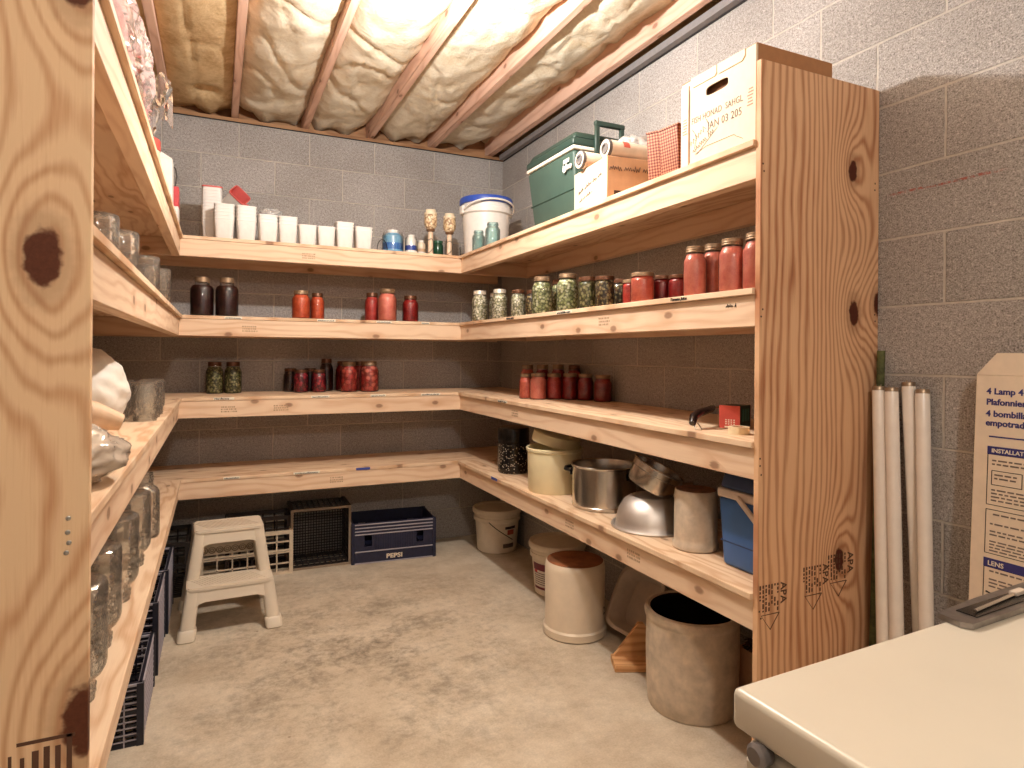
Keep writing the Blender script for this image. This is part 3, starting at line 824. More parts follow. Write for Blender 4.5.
package(1.052, 3.722, .074, .112, 'smaller dark blue and white round tin on the top back shelf', plain('royal_blue_print', lin(52, 76, 160), .4), WHITE_PL, WHITE_PL)
package(1.123, 3.75, .060, .088, 'small cream and tan tin right of the dark blue one', plain('tan_print', lin(206, 168, 132), .5), plain('cream_print', lin(232, 214, 190), .5), WHITE_PL)
# two candle holders with patterned cups
CUP = granular('patterned_cup_wax', [lin(232, 208, 170), lin(216, 186, 144), lin(240, 222, 190)], 75, .5, gap=lin(150, 108, 74))
STEM = plain('cream_stem', lin(232, 204, 176), .5); COLLAR = plain('brown_collar', lin(120, 84, 56), .6)
for x, y, H, l, lean in ((1.177, 3.732, .280, 'left and taller candle holder with patterned cream cup and black wire', .02), (1.300, 3.736, .268, 'right candle holder with patterned cream cup, leaning a little', .05)):
    t = thing('candle_holder', l+', top back shelf', 'candle holder', (x, y, z1+.0006))
    t.rotation_euler = (0, RAD(2 if lean < .03 else 5), 0) if 0 else (0, 0, 0)
    MB().lathe([(0, 0), (.019, 0), (.019, .004), (.0165, .02), (.0145, H*.5), (.0165, H*.53), (0, H*.53)], 20).build('stem', STEM, t)
    MB().lathe([(.015, H*.51), (.025, H*.535), (.027, H*.56), (.022, H*.575), (0, H*.575)], 24).build('collar', COLLAR, t)
    MB().lathe([(0, H*.56), (.022, H*.57), (.035, H*.62), (.039, H*.70), (.039, H*.82), (.035, H*.88)], 28).build('patterned_cup', CUP, t)
    MB().lathe([(.035, H*.88), (.0385, H*.885), (.0385, H*.93), (.03, H*.94), (.031, H*.995), (.020, H), (.018, H*.96), (0, H*.96)], 28).build('cup_rim', plain('ivory_rim', lin(234, 216, 186), .5) if 'ivory_rim' not in bpy.data.materials else bpy.data.materials['ivory_rim'], t)
    MB().tube([(-.02, -.012, H*.33), (0, -.02, H*.36), (.02, -.012, H*.3), (.012, -.022, H*.15), (-.012, -.02, H*.06), (-.028, -.01, H*.02)], .0015, 6).build('wire', WIRE, t)
t = thing('green_jar', 'small dark green jar behind the two candle holders', 'jar', (1.25, 3.81, z1+.0006))
MB().lathe([(0, 0), (.030, 0), (.034, .006), (.034, .075), (.028, .09), (.028, .1), (.026, .1), (.026, .09)], 24).build('jar_body', plain('dark_green_glass', lin(34, 72, 52), .15), t)
MB().lathe([(.028, .09), (.031, .092), (.031, .105), (0, .106)], 24).build('jar_lid', plain('green_lid', lin(46, 92, 66), .35), t)
t = thing('votive_glass', 'short clear glass with dark red wax at the inner corner of the top shelf', 'glass', (1.405, 3.745, z1+.0006))
MB().lathe([(0, 0), (.030, 0), (.034, .07), (.032, .07), (.028, .008), (0, .008)], 24).build('glass_cup', GLASSJ, t)
MB().lathe([(0, .0085), (.0275, .0085), (.0285, .026), (0, .026)], 24).build('wax', plain('red_wax', lin(96, 40, 34), .5), t)

for x, y, D, H, l in ((1.386, 3.462, .076, .122, 'smaller aqua glass jar in front of the blue lidded bucket'), (1.390, 3.262, .084, .133, 'larger aqua glass jar right of the smaller one, by the blue lidded bucket')):
    o = MB().lathe(jar_profile(D/2, H, .74, .68)[:-1]+[(.37*D, .90*H), (.40*D, .905*H), (.40*D, .93*H), (.37*D, .935*H), (.37*D, H), (.34*D, H), (.34*D, .88*H)]+[(max(0, r-.003), zz+(.005 if zz < .1*H else 0)) for r, zz in jar_profile(D/2, H, .74, .68)[:-1]][::-1], 28).build('aqua_jar', GLASSA, loc=(x, y, z1+.0006))
    tag(o, l, 'jar', 'aqua jars on the top shelf')

# ------------------------------------------------------------------ buckets and crocks
def bucket(name, x, y, z, rb, rt, h, label, wall, lidm, rz=0, parts=True):
    t = thing(name, label, 'bucket', (x, y, z+.0006), rz)
    MB().lathe([(0, .004), (rb*.93, .004), (rb*.95, 0), (rb, .004), (rb+(rt-rb)*.70, h*.70), (rt*1.0, h*.72), (rt*1.035, h*.725), (rt*1.035, h*.80), (rt*1.0, h*.81), (rt*1.0, h*.90), (rt*.97, h*.95)], 48).build('bucket_wall', wall, t)
    l = MB().lathe([(rt*1.02, h*.885), (rt*1.07, h*.89), (rt*1.085, h*.91), (rt*1.085, h*.965), (rt*1.06, h*.995), (rt*1.0, h*1.0), (rt*.95, h*.985), (rt*.93, h*.955), (rt*.5, h*.955), (0, h*.958)], 48).build('lid', lidm, t)
    return t
# bucket with blue lid on the top shelf
blb = bucket('lidded_bucket', 1.500, 3.625, z1, .130, .152, .350, 'white plastic bucket with a royal blue lid, in the corner of the top shelf', WHITE_PL, plain('royal_blue_lid', lin(52, 84, 178), .35))
arc = [(.156*cos(a)*1.02, -.04-.135*sin(a), .272+.05*sin(a)) for a in [pi*k/20 for k in range(21)]]
MB().tube([(c[0], c[1], c[2]) for c in arc], .006, 8).build('carrying_handle', WHITE_PL, blb)
mb = MB()
for sx in (-1, 1): mb.box((sx*.158, 0, .275), (.02, .05, .05), bev=.005)
mb.build('handle_lug', WHITE_PL, blb)
PAIL = plain('cream_white_plastic', lin(228, 214, 194), .45, var=.03)
def wraplabel(par, r, z0, z1_, a0, a1, mat, name='label', r2=None):
    r2 = r2 or r
    return MB().grid(18, 2, lambda u, v: ((r+(r2-r)*v)*cos(a0+(a1-a0)*u), (r+(r2-r)*v)*sin(a0+(a1-a0)*u), z0+(z1_-z0)*v)).build(name, mat, par)
b1 = bucket('lidded_bucket', 1.665, 3.80, 0, .128, .148, .275, 'white plastic bucket in the far right corner of the floor, wire handle down', PAIL, PAIL)
aim = math.atan2(-3.8, -1.66)
MB().tube([(.152*cos(aim-.35+1.05*k/12), .152*sin(aim-.35+1.05*k/12), .205-.115*(k/12)**.9) for k in range(13)], .0028, 8).build('wire_handle', WIRE, b1)
RB = lambda z: .128+.020*z/.275+.0015
wraplabel(b1, RB(.155), .155, .172, aim+.38, aim+.95, plain('black_label', lin(44, 34, 34), .5), 'label', RB(.172))
wraplabel(b1, RB(.12), .118, .150, aim+.50, aim+.86, plain('red_logo', lin(186, 88, 66), .5), 'logo', RB(.150))
wraplabel(b1, RB(.035), .035, .062, aim+.30, aim+.90, plain('grey_label', lin(96, 84, 78), .5), 'label', RB(.062))
b2 = bucket('lidded_bucket', 1.665, 2.99, 0, .120, .142, .272, 'white plastic bucket with a printed label, right behind the upturned white crock', PAIL, PAIL)
aim = math.atan2(-2.99, -1.665)
RB = lambda z: .120+.022*z/.272+.0015
wraplabel(b2, RB(.03), .03, .172, aim-1.15, aim-.05, plain('white_label', lin(226, 214, 200), .5), 'label', RB(.172))
wraplabel(b2, RB(.135)+.001, .135, .172, aim-1.15, aim-.05, plain('crimson_label_band', lin(110, 24, 42), .5), 'label_band', RB(.172)+.001)
wraplabel(b2, RB(.035)+.001, .035, .048, aim-1.15, aim-.05, bpy.data.materials['crimson_label_band'], 'label_band', RB(.048)+.001)
wraplabel(b2, RB(.10)+.0015, .118, .158, aim-1.1, aim-.9, plain('red_flash', lin(206, 44, 60), .5), 'logo', RB(.15)+.0015)
mb = MB()
for k in range(6):
    zz = .060+.0115*k
    rr = RB(zz)+.001
    mb.grid(8, 1, lambda u, v, zz=zz, rr=rr: (rr*cos(aim-1.1+.9*u), rr*sin(aim-1.1+.9*u), zz+.0045*v))
mb.build('small_print', plain('grey_print', lin(120, 104, 100), .6), b2)
# upturned white crock
CREAM = plain('cream_stoneware_glaze', lin(224, 206, 182), .28, var=.04, sc=12)
RAW = plain('unglazed_brown_base', lin(150, 92, 56), .7, var=.25, sc=16)
CROCKG = plain('grey_salt_glaze', lin(204, 186, 164), .5, var=.12, sc=22, bump=.15)
t = thing('stoneware_crock', 'white glazed crock turned upside down with a brown base, on the floor', 'crock', (1.498, 2.521, .0006))
MB().lathe([(.120, .004), (.138, 0), (.1455, .006), (.1455, .034), (.138, .042), (.137, .06), (.138, .30), (.134, .322), (.128, .329)], 56).build('crock_wall', CREAM, t)
MB().lathe([(.129, .3288), (.120, .3315), (.09, .329), (0, .329)], 56).build('crock_base', RAW, t)
aim = math.atan2(-2.52, -1.5)
text('maker_mark', '2', .05, T(.1392*cos(aim+1.25), .1392*sin(aim+1.25), .10) @ RZ(math.degrees(aim+1.25)+90) @ RX(90), plain('mark_blue_grey', lin(96, 84, 78), .6), t, align='CENTER')
# big open crock
t = thing('stoneware_crock', 'largest crock, open and grey brown with a black inside, beside the end panel', 'crock', (1.584, 1.826, .0006))
MB().lathe([(0, .003), (.150, .003), (.154, 0), (.158, .008), (.163, .06), (.166, .2), (.165, .31), (.1655, .315), (.170, .320), (.172, .335), (.168, .347), (.158, .350), (.151, .345)], 64).build('crock_wall', CROCKG, t)
MB().lathe([(.152, .3455), (.149, .335), (.147, .30), (.146, .03), (.13, .016), (0, .016)], 64).build('crock_lining', plain('black_brown_glaze', lin(26, 20, 20), .12), t)
# small grey crock on the shelf
t = thing('stoneware_crock', 'small grey crock turned upside down on the lowest right shelf', 'crock', (1.487, 1.700, z4+.0006))
MB().lathe([(.060, .002), (.072, 0), (.0765, .004), (.0765, .019), (.073, .024), (.072, .04), (.0715, .185), (.069, .196), (.066, .1985)], 48).build('crock_wall', CROCKG, t)
MB().lathe([(.0665, .1984), (.060, .2005), (.045, .1985), (0, .1985)], 48).build('crock_base', plain('brown_crock_base', lin(128, 84, 58), .7, var=.3, sc=26), t)

# ------------------------------------------------------------------ lowest right shelf
def speckle():
    m, nt, out = newmat('speckled_enamel'); n = N(nt)
    tc = n.node('ShaderNodeTexCoord').outputs['Object']
    vo = n.node('ShaderNodeTexVoronoi'); vo.inputs['Scale'].default_value = 105; n.link(tc, vo.inputs['Vector'])
    r = n.sep(vo.outputs['Color'])[0]
    k = n.m('MULTIPLY', n.m('SUBTRACT', 1.0, n.smooth(vo.outputs['Distance'], .22, .42)), n.m('GREATER_THAN', r, .45))
    n.link(n.bsdf(n.mix(k, lin(24, 20, 18), lin(196, 180, 158)), .18), out.inputs[0]); return m
t = thing('canning_pot', 'tall black speckled enamel pot at the corner end of the lowest right shelf', 'pot', (1.497, 3.195, z4+.0006))
MB().lathe([(0, .002), (.080, 0), (.086, .006), (.088, .02), (.0885, .160)], 48).build('pot_body', speckle(), t)
MB().lathe([(.0885, .160), (.0915, .162), (.0915, .168), (.088, .171), (.088, .235), (.084, .249), (.055, .2565), (0, .258)], 48).build('pot_lid', ENAMELBLACK, t)
YEL = plain('mustard_plastic', lin(234, 220, 180), .42, var=.04, sc=8)
t = thing('storage_tub', 'mustard yellow round tub with its lid propped inside, lowest right shelf', 'tub', (1.482, 2.695, z4+.0006))
MB().lathe([(0, .002), (.122, 0), (.126, .006), (.131, .19), (.137, .194), (.138, .206), (.134, .209), (.128, .206), (.127, .19), (.118, .01), (0, .008)], 56).build('tub_wall', YEL, t)
t2 = thing('tub_lid', 'mustard yellow lid propped at a tilt in the mustard tub', 'lid', (1.500, 2.715, z4+.232))
t2.rotation_euler = (RAD(8), RAD(10), 0)
MB().lathe([(0, .040), (.108, .040), (.116, .034), (.119, -.012), (.116, -.012), (.112, .030), (0, .034)], 48).build('lid_shell', YEL, t2)
t = thing('stock_pot', 'big open stainless steel stock pot with black handles, lowest right shelf', 'pot', (1.526, 2.327, z4+.0006))
MB().lathe([(0, .004), (.128, .004), (.132, 0), (.137, .003), (.139, .014), (.137, .016), (.1375, .172), (.1445, .176), (.146, .181), (.143, .184), (.136, .182), (.134, .175), (.134, .02), (.125, .01), (0, .009)], 64).build('pot_body', STEEL, t)
for a in (-58, 122):
    h = MB()
    M = RZ(a)
    h.tube([(.137, -.045, .145), (.168, -.042, .15), (.178, -.02, .152), (.178, .02, .152), (.168, .042, .15), (.137, .045, .145)], .008, 10, M=M)
    h.box((.139, 0, .142), (.008, .10, .03), bev=.003, M=M)
    h.build('pot_handle', ENAMELBLACK, t)
t = thing('mixing_bowl', 'aluminium bowl turned upside down under a tilted saucepan, lowest right shelf', 'bowl', (1.512, 1.978, z4+.0006))
MB().lathe([(.142, .006), (.150, .010), (.153, .005), (.150, 0), (.140, .003), (.136, .008), (.133, .03), (.124, .065), (.105, .098), (.085, .113), (.075, .118), (.070, .116), (0, .116)], 64).build('bowl_shell', ALU, t)
t = thing('saucepan', 'small stainless saucepan tilted on top of the upturned bowl', 'saucepan', (1.488, 1.985, z4+.122))
t.rotation_euler = (RAD(12), RAD(24), RAD(-8))
MB().lathe([(0, .002), (.075, 0), (.086, .004), (.092, .02), (.095, .062), (.101, .066), (.102, .086), (.105, .089), (.103, .093), (.098, .090), (.096, .070), (.089, .022), (.078, .007), (0, .006)], 56, M=T(0, 0, .028)).build('pan_body', STEEL, t)
MB().tube([(.096, .0, .085), (.125, -.01, .098), (.155, -.012, .108)], [.008, .009, .013], 12).build('pan_handle', plain('tan_knob', lin(150, 124, 100), .4), t)
# blue picnic cooler
CB = plain('blue_cooler_plastic', lin(62, 108, 172), .45, var=.05, sc=9); CBD = plain('dark_blue_cooler_plastic', lin(46, 68, 108), .45)
CWH = plain('cooler_handle_white', lin(222, 206, 192), .45)
t = thing('picnic_cooler', 'blue picnic cooler with a white swing handle beside the right end panel', 'cooler', (1.585, 1.437, z4+.0006))
def taper(w0, d0, w1, d1, h0, h1, bev=.01):
    mb = MB(); r = bmesh.ops.create_cube(mb.bm, size=1)
    for v in r['verts']:
        up = v.co.z > 0
        v.co = Vector((math.copysign((w1 if up else w0)/2, v.co.x), math.copysign((d1 if up else d0)/2, v.co.y), h1 if up else h0))
    bmesh.ops.bevel(mb.bm, geom=mb.bm.edges[:], offset=bev, segments=3, affect='EDGES', profile=.5)
    return mb
taper(.270, .190, .292, .212, 0, .212, .012).build('cooler_body', CB, t)
mb = MB(); mb.bx(-.1395, .1395, -.0995, .0995, .074, .078); mb.build('groove', CBD, t)
taper(.296, .216, .298, .218, .2125, .240, .006).build('handle_band', CWH, t)
taper(.290, .210, .270, .186, .2405, .292, .012).build('cooler_lid', CBD, t)
for sx in (-1, 1):
    MB().box((sx*.154, .02*0-.045, .178), (.010, .018, .155), rot=Matrix.Rotation(RAD(-52), 3, 'X'), bev=.003).build('handle_arm', CWH, t)
MB().box((0, -.106, .13), (.316, .012, .016), bev=.003).build('handle_bar', CWH, t)

# ------------------------------------------------------------------ top shelf, right wall
GRN = plain('green_cooler_plastic', lin(64, 86, 76), .5, var=.06, sc=9); GRND = plain('dark_green_cooler_plastic', lin(44, 64, 56), .45)
t = thing('camping_cooler', 'green camping cooler with a white stripe and raised handle, top right shelf', 'cooler', (1.602, 2.625, z1+.0006))
taper(.34, .40, .40, .455, 0, .300, .016).build('cooler_body', GRN, t)
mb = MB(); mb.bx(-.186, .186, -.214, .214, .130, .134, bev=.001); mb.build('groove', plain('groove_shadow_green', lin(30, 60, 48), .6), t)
taper(.408, .462, .408, .462, .3005, .318, .006).build('white_stripe', plain('stripe_white', lin(236, 228, 212), .45), t)
taper(.410, .464, .408, .462, .3185, .352, .008).build('lid_rim', GRND, t)
taper(.396, .450, .36, .415, .3525, .388, .014).build('cooler_lid', GRND, t)
mb = MB()
for x in (-.085, .045): mb.box((x, -.236, .345), (.022, .016, .17), bev=.003)
mb.build('handle_arm', GRND, t)
MB().box((-.02, -.236, .425), (.156, .022, .022), bev=.004).build('handle_bar', GRND, t)
mb = MB(); mb.box((-.2005, -.165, .262), (.002, .05, .018), rot=Matrix.Rotation(RAD(5), 3, 'Y'))
mb.build('badge', WHITE_PL, t)
text('logo', 'igloo', .040, T(-.2015, -.135, .222) @ FACE_LEFT @ RX(-4), WHITE_PL, t, ext=.002, bold=.001)
# handwritten carton
CARD = plain('tan_cardboard', lin(206, 160, 122), .8, var=.04); CARDL = plain('pale_cardboard', lin(232, 206, 178), .8, var=.03)
t = thing('cardboard_carton', 'small cardboard carton with black handwriting under the two rolls', 'box', (1.372, 2.085, z1+.0006), RAD(-5))
MB().bx(0, .34, 0, .295, 0, .178, bev=.0015).build('carton_body', CARD, t)
MB().bx(-.0012, 0, .002, .293, .002, .176).build('printed_side', CARDL, t)
mb = MB(); M = T(-.0016, .27, .09) @ FACE_LEFT
scribble(mb, .21, .020, M @ T(.02, -.01, 0) @ RZ(9), 40, .0010)
scribble(mb, .12, .014, M @ T(.03, -.045, 0) @ RZ(9), 43, .0007)
mb.build('handwriting', INK, t)
mb = MB(); M = T(.01, -.0006, .125) @ FACE_FRONT
scribble(mb, .30, .026, M, 51, .0015)
scribble(mb, .08, .014, M @ T(.20, -.035, 0), 52, .0012)
mb.build('handwriting', INK, t)
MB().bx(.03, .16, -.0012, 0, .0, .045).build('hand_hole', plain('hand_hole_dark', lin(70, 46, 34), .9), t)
ROLLW = plain('paper_roll', lin(226, 206, 184), .75, var=.04); CORE = plain('grey_core', lin(104, 98, 96), .7)
def roll(y, label, L=.27, r=.034, dx=0):
    t = thing('wrapped_roll', label, 'roll', (1.38+dx, y, z1+.0006+.179+r))
    M = RY(90)
    MB().lathe([(.014, 0), (r*.98, 0), (r, .004), (r, L-.004), (r*.98, L), (.014, L)], 32, M=M).build('paper', ROLLW, t)
    MB().lathe([(r*1.0, -.002), (r*1.03, -.001), (r*1.03, .012), (r*1.0, .013)], 32, M=M).build('band', CORE, t)
    MB().lathe([(.015, L), (.015, -.004), (.022, -.004), (.024, .001), (.0, .0015)], 24, M=M).build('core', CORE, t)
    return t
rr = roll(2.115, 'nearer wrapped paper roll lying on the handwritten carton', .29, .036)
MB().grid(6, 2, lambda u, v: (.066+.03*v, .0365*sin(-1.2+1.0*u)*1.0-0.0, .0368*cos(-1.2+1.0*u)) if False else (.066+.03*v, -.0368*cos(.1+1.0*u), .0368*sin(.1+1.0*u))).build('red_sticker', plain('red_sticker', lin(204, 96, 78), .6), rr)
roll(2.285, 'farther wrapped paper roll lying on the handwritten carton', .27, .036, -.015)
o = MB().blob((1.60, 2.19, z1+.275), (.075, .05, .035), .45, 2.4, 4, seed=9).build('crumpled_bag', CLING, ang=180)
tag(o, 'clear crumpled bag resting on the paper rolls beside the green cooler', 'plastic bag')
# gingham berry boxes
def gingham():
    m, nt, out = newmat('orange_gingham'); n = N(nt)
    s = n.sep(n.node('ShaderNodeTexCoord').outputs['Object'])
    def stripe(v): return n.m('GREATER_THAN', n.m('SINE', n.m('MULTIPLY', v, 2*pi/.0105)), 0.0)
    a = stripe(n.m('ADD', s[0], s[1])); b = stripe(s[2])
    f = n.m('MULTIPLY', n.m('ADD', a, b), .5)
    n.link(n.bsdf(n.ramp(f, [(0, lin(190, 132, 100)), (.4, lin(150, 82, 58)), (.9, lin(96, 42, 30))], 'CONSTANT'), .7), out.inputs[0]); return m
GING = gingham()
for i, (x, y, rx, rz, l) in enumerate(((1.448, 1.825, -9, 26, 'orange gingham berry box standing on end nearer the carton'), (1.425, 1.715, -4, 6, 'orange gingham berry box standing on end beside the white file box'))):
    t = thing('berry_box', l, 'box', (x, y, z1+.001), RAD(rz), 'orange gingham berry boxes')
    h = .185 if i == 0 else .165
    taper(.10, .082, .125, .088, 0, h, .002).build('box_wall', GING, t)
    MB().frame([(-.064, -.046), (.064, -.046), (.064, .046), (-.064, .046)], [(-.058, -.041), (.058, -.041), (.058, .041), (-.058, .041)], .006, M=T(0, 0, h-.004)).build('box_rim', GING, t)
# bankers box
BOXW = plain('white_file_box_card', lin(234, 210, 180), .75, var=.03); BOXS = plain('tan_box_end', lin(176, 124, 82), .8, var=.05)
t = thing('file_box', 'white cardboard file box with hand hole and date stamp, against the right end panel', 'box', (1.352, 1.3105, z1+.0006))
BW, BH, BD = .312, .268, .30
poly = [(0, 0), (BW, 0), (BW, BH), (0, BH)]
hole = [(BW*.36, BH*.735), (BW*.64, BH*.735), (BW*.64, BH*.85), (BW*.36, BH*.85)]
# front wall faces -X: local x runs toward -Y
MF = T(0, BW, 0) @ FACE_LEFT
outer, inner = [], []
n = 32
for k in range(n):
    a = 2*pi*k/n+pi/4
    c, s_ = cos(a), sin(a)
    m_ = max(abs(c), abs(s_))
    outer.append((BW/2+BW/2*c/m_, BH/2+BH/2*s_/m_))
    f_ = (abs(c)**4+abs(s_)**4)**-.25
    inner.append((BW*.50+.047*c*f_, BH*.775+.0145*s_*f_))
MB().frame(outer, inner, .004, M=MF @ T(0, 0, -.004)).build('front_panel', BOXW, t)
MB().bx(.02, .024, .05, BW-.05, .17, .245).build('inner_liner', plain('box_inside', lin(120, 78, 50), .9), t)
MB().bx(0.004, BD, 0, .004, 0, BH).build('side_panel', BOXS, t)
MB().bx(0.004, BD, BW-.004, BW, 0, BH).build('side_panel', BOXS, t)
MB().bx(BD-.004, BD, .004, BW-.004, 0, BH).build('back_panel', BOXS, t)
MB().bx(.004, BD-.004, .004, BW-.004, 0, .004).build('bottom_panel', BOXS, t)
mb = MB(); mb.bx(0, BD, 0, BW, BH, BH+.004)
mb.build('lid_top', BOXS, t)
mb = MB()
fl = .030
mb.prism([(.045, 0), (.045, -fl+.010), (.052, -fl), (.150, -fl), (.156, -fl+.008), (.156, 0)], .003, M=MF @ T(0, BH+.004, 0))
mb.prism([(.160, 0), (.160, -fl+.008), (.166, -fl), (.258, -fl), (.270, -fl+.012), (.270, 0)], .003, M=MF @ T(0, BH+.004, 0))
mb.build('lid_flap', BOXW, t)
mb = MB(); mb.bx(-.004, 0, 0, .036, 0, BH+.0); mb.bx(-.004, 0, BW-.034, BW, 0, BH-.012)
mb.build('corner_wrap', BOXW, t)
mb = MB()
mb.tube([(-.0006, .038, y_) for y_ in (.01, .12, .24)], .0009, 5); mb.tube([(-.0006, BW-.037, y_) for y_ in (.01, .12, .24)], .0009, 5)
mb.tube([(-.0006, .05, .020), (-.0006, .075, .034), (-.0006, .085, .042), (-.0006, .20, .042), (-.0006, .25, .030)], .0008, 5)
mb.build('crease_line', plain('crease_brown', lin(150, 110, 80), .8), t)
ST = plain('grey_stamp_ink', lin(118, 102, 92), .8)
text('date_stamp', 'FISH HONAD  SAHGL', .027, MF @ T(.045, .128, .0004), ST, t, sx=.80, spacing=1.05)
text('date_stamp', 'JAN 03 205', .033, MF @ T(.118, .090, .0004), ST, t, sx=.85, spacing=1.05)
mb = MB()
scribble(mb, .09, .030, MF @ T(.045, .060, .0003) @ RZ(28), 61, .0009); scribble(mb, .10, .020, MF @ T(.055, .035, .0003) @ RZ(24), 62, .0009)
mb.tube([tuple((MF @ Vector(p))) for p in ((.05, .11, .0005), (.07, .085, .0005), (.06, .05, .0005), (.075, .03, .0005), (.16, .085, .0005), (.07, .028, .0005))], .0008, 5)
mb.build('pencil_writing', ST, t)
for yy in (.018, BW-.017):
    mb = MB()
    for k in range(6): mb.box((-.0044, yy+random.uniform(-.003, .003), .105+k*.009), (.0006, .022-.003*(k % 3), .004))
    mb.build('red_print', plain('faded_red_print', lin(214, 140, 120), .8) if 'faded_red_print' not in bpy.data.materials else bpy.data.materials['faded_red_print'], t)

# ------------------------------------------------------------------ third right shelf oddments
RZB = math.atan2(1.572-1.632, 1.57-1.543)
t = thing('small_carton', 'small red and dark green printed carton by the right end panel', 'box', (1.612, 1.580, z3+.0006), RZB+pi)
RED = plain('coral_red_card', lin(206, 84, 70), .55); DKG = plain('dark_green_card', lin(26, 54, 44), .5)
MB().bx(0, .068, -.0, .092, 0, .073, bev=.001).build('carton_body', DKG, t)
MB().bx(-.0006, .0686, .0925, .0932, 0, .074).build('back_face', RED, t)
fr = MB().bx(0, .068, -.0008, -.0002, 0.0, .073).build('front_face', RED, t)
mb = MB()
for k in range(3):
    for j in range(4): mb.bx(.016+j*.009, .021+j*.009, .0932, .0938, .0125+k*.0065, .016+k*.0065)
mb.bx(.004, .05, .0932, .0938, .002, .007)
mb.build('small_print', TAPE, t)
mb = MB()
for k in range(3): mb.bx(-.0010, -.0002, .015+.022*k, .028+.022*k, .022, .062)
mb.build('side_print', plain('teal_print', lin(60, 110, 96), .5), t)
t = thing('hand_tool', 'black handled peeling tool lying on the shelf left of the red carton', 'tool', (0, 0, 0))
MB().tube([(1.375, 1.590, z3+.020), (1.392, 1.603, z3+.040), (1.42, 1.612, z3+.050), (1.47, 1.635, z3+.054), (1.52, 1.665, z3+.056), (1.545, 1.682, z3+.058)], [.011, .014, .0135, .012, .012, .009], 14).build('black_grip', plain('black_grip', lin(34, 20, 20), .25), t)
mb = MB(); mb.tube([(1.545, 1.682, z3+.058), (1.60, 1.70, z3+.062), (1.66, 1.725, z3+.058)], [.004, .005, .003], 8)
mb.tube([(1.378, 1.585, z3+.014), (1.37, 1.568, z3+.003), (1.382, 1.556, z3+.003), (1.396, 1.57, z3+.003), (1.398, 1.592, z3+.020)], .002, 8)
mb.build('steel_blade', STEEL, t)
mb = MB(); mb.tube([(1.40, 1.575, z3+.003), (1.46, 1.555, z3+.003), (1.50, 1.56, z3+.0035), (1.55, 1.545, z3+.003), (1.50, 1.51, z3+.003), (1.44, 1.50, z3+.003)], .0018, 8)
tag(mb.build('thin_cord', plain('tan_cord', lin(150, 110, 80), .7)), 'thin tan cord curled on the shelf under the tool', 'cord')
t = thing('tape_roll', 'small pale roll of tape lying flat in front of the red carton', 'tape', (1.435, 1.452, z3+.0006))
MB().lathe([(.019, 0), (.031, 0), (.031, .022), (.019, .022), (.019, 0)], 28).build('tape', plain('pale_tape', lin(232, 214, 178), .4), t)
MB().lathe([(.017, .001), (.019, .001), (.019, .021), (.017, .021), (.017, .001)], 28).build('core', CARD, t)
o = MB().box((1.525, 1.395, z3+.060), (.10, .002, .115), rot=(Matrix.Rotation(RAD(12), 3, 'Z') @ Matrix.Rotation(RAD(-30), 3, 'Y')), bev=.0005).build('folded_paper', CARDL)
tag(o, 'folded pale paper leaning against the end panel above the blue cooler', 'paper')

# ------------------------------------------------------------------ left shelves
WRAP = glass('clear_plastic_wrap', (.95, .93, .93), rough=.10, refl=1.3, haze=.22, hazecol=lin(238, 226, 220))
PINK = pulp('pink_fabric', lin(206, 140, 132), lin(232, 188, 178), 9, .8); PINKR = pulp('rose_red_fabric', lin(204, 84, 84), lin(226, 128, 122), 8, .8)
t = thing('wrapped_bundle', 'pink bundle wrapped in clear crinkled plastic on the top left shelf', 'bundle', (-.38, 1.95, z1+.002))
MB().blob((0, -.12, .15), (.17, .46, .13), .12, 2.2, 4, seed=2, flat=.006).build('pink_contents', PINK, t, ang=180)
MB().blob((.07, .22, .07), (.095, .16, .065), .15, 2.5, 4, seed=3, flat=.008).build('rose_contents', PINKR, t, ang=180)
mb = MB()
r = bmesh.ops.create_icosphere(mb.bm, subdivisions=6, radius=1)
for v in r['verts']:
    p = v.co.copy()
    q = Vector((p.x*2.2, p.y*5.5, p.z*2.2))
    cr_ = 0.5-abs(noise.noise(q*1.2+Vector((3, 1, 2))))*1.6
    cr2 = 0.5-abs(noise.noise(q*2.6+Vector((8, 4, 2))))*1.6
    k = 1+.10*cr_+.055*cr2
    y = p.y*.60
    tp = 1.0-.35*max(0, p.y)**2
    v.co = Vector((math.copysign(abs(p.x)**.75, p.x)*.205*k*tp, y*k, max(.002, .155+math.copysign(abs(p.z)**.75, p.z)*.165*k*tp)))
mb.build('plastic_wrap', WRAP, t, ang=22)
mb = MB()   # the gathered end of the wrap, hanging over the shelf lip
mb.grid(28, 18, lambda u, v: (.0+.235*u, .40+.13*v+.015*sin(u*19+v*4), .20+.10*u*(1-v*.3)+.022*sin(u*23+v*7)+.022*noise.noise(Vector((u*7, v*5, 1)))-.085*v*v))
mb.build('gathered_end', WRAP, t, ang=22)
o = thing('canister', 'red topped canister behind the plastic wrapped bundle, top left shelf', 'canister', (-.272, 2.95, z1+.0006))
MB().lathe([(0, 0), (.050, 0), (.052, .005), (.052, .215)], 32).build('canister_body', plain('cream_canister', lin(226, 200, 172), .5), o)
MB().lathe([(.052, .215), (.055, .217), (.055, .255), (.050, .262), (0, .262)], 32).build('canister_lid', plain('red_canister_lid', lin(198, 82, 72), .45), o)
o = thing('white_carton', 'tall white carton at the far end of the top left shelf', 'box', (-.24, 3.25, z1+.0006))
MB().bx(-.05, .05, -.05, .05, 0, .26, bev=.003).build('carton_body', WHITE_PL, o)
MB().prism([(-.05, 0), (.05, 0), (.0, .03)], .1, M=T(0, .05, .26) @ RX(90)).build('gable_top', WHITE_PL, o)
o = thing('red_carton', 'red and white carton with a black wire loop, corner end of the top left shelf', 'box', (-.222, 3.49, z1+.0006))
